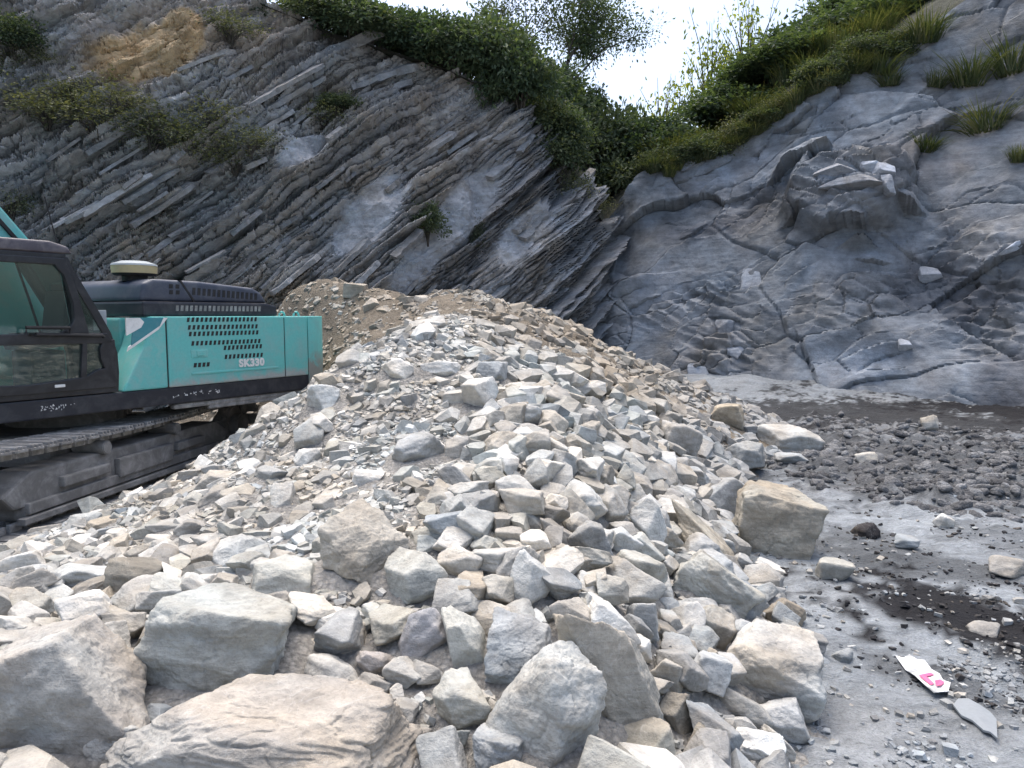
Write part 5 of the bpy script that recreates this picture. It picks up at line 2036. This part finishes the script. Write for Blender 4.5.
side_frame(yb - 0.07, yb).build('cab_frame', M['cab_paint'], EX, UP)
side_frame(ya, ya + 0.07).build('cab_frame', M['cab_paint'], EX, UP)
rp = MB()
for k in range(7):
    if zs[k] < 2.0:
        rp.prism([(rearx[k] + 0.01, zs[k]), (rearx[k] + 0.05, zs[k]), (rearx[k + 1] + 0.05, zs[k + 1]), (rearx[k + 1] + 0.01, zs[k + 1])], ya + 0.07, yb - 0.07)
rp.build('cab_rear_panel', M['cab_paint'], EX, UP)
MB().prism([(rearx[3] + 0.03, 2.1), (rearx[3] + 0.045, 2.1), (rearx[7] + 0.045, 3.0), (rearx[7] + 0.03, 3.0)], ya + 0.08, yb - 0.08).build('rear_window', M['glass'], EX, UP)
MB().prism([(XF - 0.02, ZB + 0.1), (XF, ZB + 0.1), (XF + 0.03, 2.0), (XF - 0.22, 3.0), (XF - 0.24, 3.0), (XF + 0.01, 2.0)], ya + 0.08, yb - 0.08).build('windscreen', M['glass'], EX, UP)
MB().prism([(XC + 0.50, 3.03), (XF - 0.10, 3.03), (XF - 0.12, 3.10), (XF - 0.35, 3.17), (XC + 0.75, 3.17), (XC + 0.56, 3.12)], ya - 0.02, yb + 0.015, 0.04, seg=3).build('cab_roof', M['roof_paint'], EX, UP, True)
MB().box((XC + 0.1, ya + 0.05, ZB - 0.01), (XF - 0.1, yb - 0.08, ZB + 0.05)).build('cab_floor', M['cab_paint'], EX, UP)
# door: an outer skin with two window openings
dy0, dy1 = yb - 0.05, yb + 0.02
dr = MB()
dr.prism([(XC + 0.06, 1.42), (1.78, 1.42), (1.82, 1.56), (1.2, 1.53), (XC + 0.45, 1.575), (XC + 0.27, 1.66), (XC + 0.04, 1.68)], dy0, dy1, 0.012)     # lower skin
dr.prism([(XC + 0.04, 1.64), (XC + 0.19, 1.66), (XC + 0.24, 1.80), (XC + 0.24, 1.92), (XC + 0.20, 2.0), (XC + 0.05, 2.02)], dy0, dy1, 0.012)           # rear stile, low
dr.prism([(XC + 0.06, 1.97), (1.86, 1.99), (1.86, 2.11), (XC + 0.14, 2.10)], dy0, dy1, 0.012)                                          # belt
dr.prism([(1.74, 1.42), (1.88, 1.42), (1.90, 2.2), (1.76, 2.98), (1.66, 2.98), (1.78, 2.2)], dy0, dy1, 0.012)                           # front stile
dr.prism([(XC + 0.58, 2.90), (1.76, 2.90), (1.76, 2.98), (XC + 0.60, 2.98)], dy0, dy1, 0.012)
dr.prism([(XC + 0.36, 2.09), (XC + 0.74, 2.09), (XC + 0.60, 2.16), (XC + 0.53, 2.27), (XC + 0.53, 2.45), (XC + 0.62, 2.78), (XC + 0.74, 2.92), (XC + 0.58, 2.92), (XC + 0.50, 2.72), (XC + 0.43, 2.40)], dy0, dy1, 0.012)   # curved divider
dr.prism([(XC + 0.42, 1.57), (XC + 0.49, 1.57), (XC + 0.45, 1.98), (XC + 0.39, 1.98)], dy0, dy1, 0.01)
door = dr.build('cab_door', M['cab_paint'], EX, UP)
def pane(name, poly):
    o = MB().prism(poly, yb - 0.022, yb - 0.014).build(name, M['glass'], EX, UP)
    return o
pane('door_window', [(XC + 0.55, 2.10), (1.80, 2.10), (1.70, 2.93), (XC + 0.66, 2.93)])
pane('quarter_window', [(XC + 0.12, 2.08), (XC + 0.42, 2.08), (XC + 0.60, 2.93), (XC + 0.56, 2.93)])
pane('lower_window', [(XC + 0.20, 1.68), (XC + 0.45, 1.57), (1.2, 1.52), (1.77, 1.55), (1.79, 1.99), (XC + 0.20, 1.99)])
MB().tube([(XC + 0.22, yb + 0.07, 2.05), (XC + 0.24, yb + 0.075, 2.07), (1.10, yb + 0.075, 2.10), (1.14, yb + 0.03, 2.10)], 0.022).tube([(0.72, yb + 0.07, 2.09), (0.72, yb + 0.075, 2.17), (1.2, yb + 0.075, 2.18), (1.2, yb + 0.07, 2.10)], 0.02).build('grab_rail', M['black'], EX, UP, True)
MB().box((0.78, yb + 0.005, 1.475), (0.90, yb + 0.026, 1.51), 0.008).build('door_catch', M['white_paint'], EX, UP)
MB().box((XC + 0.11, yb - 0.045, 2.13), (XC + 0.28, yb - 0.03, 2.38), 0.01).build('rear_mirror', M['cap_top'], EX, UP)
MB().tube([(XC + 0.9, yb - 0.03, 2.12), (XC + 1.0, yb - 0.026, 2.5), (XC + 1.12, yb - 0.03, 2.93)], 0.014).build('window_bar', M['black'], EX, UP, True)
# operator's seat, console and lever
MB().prism([(0.55, 1.95), (1.05, 1.90), (1.08, 2.02), (0.65, 2.08)], 0.65, 1.2, 0.04).prism([(0.50, 1.95), (0.66, 2.0), (0.56, 2.62), (0.44, 2.6)], 0.68, 1.17, 0.04).prism([(0.46, 2.60), (0.55, 2.62), (0.53, 2.8), (0.45, 2.8)], 0.78, 1.07, 0.03).build('seat', M['seat'], EX, UP, True)
MB().box((0.6, 0.70, 1.40), (1.0, 1.15, 1.9), 0.03).box((0.7, 1.18, 1.95), (1.25, 1.30, 2.12), 0.03).build('console', M['seat'], EX, UP)
# aerial
MB().tube([(XC + 0.60, yb - 0.1, 3.05), (XC + 0.61, yb - 0.1, 3.16)], 0.03).tube([(XC + 0.60, yb - 0.1, 3.1), (XC + 0.66, yb - 0.1, 3.35), (XC + 0.73, yb - 0.1, 3.68)], 0.008).build('aerial', M['black'], EX, UP, True)

# boom, arm and their cylinder, rising in front of the cab on the far side
yb0, yb1 = -0.30, 0.30
bp = [(0.75, 1.5), (0.25, 1.75), (0.02, 2.68), (0.50, 3.26), (2.56, 5.76), (3.6, 6.15), (5.8, 5.65), (5.85, 5.3), (3.7, 5.4), (3.1, 5.05), (1.45, 2.95), (1.25, 1.7)]
boom = MB().prism(bp, yb0, yb1, 0.03).build('boom', M['teal'], EX, UP)
MB().prism([(5.5, 5.9), (5.9, 5.95), (6.3, 5.2), (6.5, 3.0), (6.25, 2.95), (5.9, 5.0)], -0.2, 0.2, 0.03).build('arm', M['teal'], EX, UP)
MB().prism([(6.2, 3.1), (6.55, 3.1), (6.8, 2.6), (6.5, 2.0), (5.8, 1.85), (5.4, 2.25), (5.55, 2.35), (5.9, 2.1), (6.2, 2.3)], -0.55, 0.55, 0.03).build('bucket', M['steel_mud'], EX, UP)
MB().cyl((1.9, 0.36, 1.55), (2.35, 0.36, 3.1), 0.09, seg=18).cyl((2.35, 0.36, 3.1), (2.65, 0.36, 4.6), 0.05, seg=16).build('boom_cylinder', M['steel_mud'], EX, UP, True)
MB().prism([(0.56, 3.16), (0.60, 3.13), (2.6, 5.50), (2.56, 5.54)], yb1, yb1 + 0.035, 0.01).build('boom_pipe', M['black'], EX, UP)

# ------------------------------------------------------------------ litter and slate pieces on the right
def plate(name, outline, th, mat, bend, label, cat, wrinkle=0.012):
    o2 = np.array(outline, float)
    for _ in range(0):
        nx = np.roll(o2, -1, 0)
        o2 = np.stack([0.78 * o2 + 0.22 * nx, 0.22 * o2 + 0.78 * nx], 1).reshape(-1, 2)
    pts = np.array([P_ground(*q) for q in o2])
    c = pts.mean(0)
    c[2] = 0
    gz = ground_z(pts[:, 0], pts[:, 1])
    gz = gz * 0.5 + gz.mean() * 0.5 + 0.03
    V, n_ = [], len(pts)
    ctr = pts.mean(0)
    rings = [1.0, 0.82, 0.62, 0.42, 0.22]
    for q_ in rings:
        for k in range(n_):
            p_ = ctr + (pts[k] - ctr) * q_
            V.append((p_[0] - c[0], p_[1] - c[1], gz[k] * q_ + gz.mean() * (1 - q_) + bend * (1 - q_ * q_) + wrinkle * float(fbm(np.array([[p_[0] * 14, p_[1] * 14, 0.0]]), 3)[0])))
    V.append((ctr[0] - c[0], ctr[1] - c[1], gz.mean() + bend))
    bm = bmesh.new()
    vs = [bm.verts.new(q_) for q_ in V]
    for a in range(len(rings) - 1):
        for k in range(n_):
            bm.faces.new((vs[a * n_ + k], vs[a * n_ + (k + 1) % n_], vs[(a + 1) * n_ + (k + 1) % n_], vs[(a + 1) * n_ + k]))
    for k in range(n_):
        bm.faces.new((vs[(len(rings) - 1) * n_ + k], vs[(len(rings) - 1) * n_ + (k + 1) % n_], vs[-1]))
    bmesh.ops.recalc_face_normals(bm, faces=bm.faces[:])
    ext = bmesh.ops.extrude_face_region(bm, geom=bm.faces[:])
    for g in ext['geom']:
        if isinstance(g, bmesh.types.BMVert):
            g.co.z -= th
    bmesh.ops.recalc_face_normals(bm, faces=bm.faces[:])
    me = bpy.data.meshes.new(name)
    bm.to_mesh(me)
    bm.free()
    me.materials.append(mat)
    me.polygons.foreach_set('use_smooth', [True] * len(me.polygons))
    me.set_sharp_from_angle(angle=math.radians(60))
    o = link(name, me)
    o.location = c
    tag(o, label, cat)
    return o


def bag_material():
    t = NT('printed_plastic')
    tc = t.n('ShaderNodeTexCoord').outputs['Object']
    w = t.noise(tc, 9, 3, 0.5)
    c = t.ramp(w, [(0.36, (0.30, 0.31, 0.31)), (0.46, (0.62, 0.62, 0.62)), (0.7, (0.74, 0.74, 0.74))])
    t.bsdf(c, 0.35, t.bump(w, 0.5, 0.02), 0, 0.5)
    return t.m


bag = plate('plastic_bag', [(895, 663), (903, 666), (909, 661), (917, 668), (924, 669), (931, 678), (939, 683), (944, 689), (950, 691), (948, 698), (941, 697), (934, 699), (924, 690), (914, 683), (905, 676)], 0.004, bag_material(), 0.006, 'crumpled white plastic bag with a pink print on the mud', 'plastic bag', 0.014)
tp = NT('pink_print')
tp.bsdf((0.72, 0.12, 0.24), 0.4)
# pink printed mark: a slanted stroke and a ring
bl = np.array(bag.location)
def print_poly(name, pix):
    bm = bmesh.new()
    vs = []
    dg_ = bag.data.vertices
    cov = np.array([v_.co[:] for v_ in dg_])
    for q in pix:
        p_ = P_ground(*q)
        lx, ly = p_[0] - bl[0], p_[1] - bl[1]
        w_ = 1.0 / (((cov[:, 0] - lx) ** 2 + (cov[:, 1] - ly) ** 2) + 1e-4)
        zt = cov[:, 2][np.argsort(-w_)[:6]].max()
        vs.append(bm.verts.new((lx, ly, zt + 0.006)))
    bm.faces.new(vs)
    me = bpy.data.meshes.new(name)
    bm.to_mesh(me)
    bm.free()
    me.materials.append(tp.m)
    return link(name, me, None, bag)


print_poly('printed_mark', [(918, 684), (930, 682), (934, 684), (926, 686), (934, 692), (930, 693)])
print_poly('printed_mark', [(934, 690), (940, 688), (944, 691), (941, 694), (936, 694)])
plate('slate_plate', [(953, 709), (958, 703), (968, 704), (979, 710), (990, 717), (996, 726), (997, 744), (990, 739), (983, 737), (972, 727), (961, 722)], 0.012, M['plate'], 0.012, 'thin curved grey slate flake at the lower right corner', 'slate')
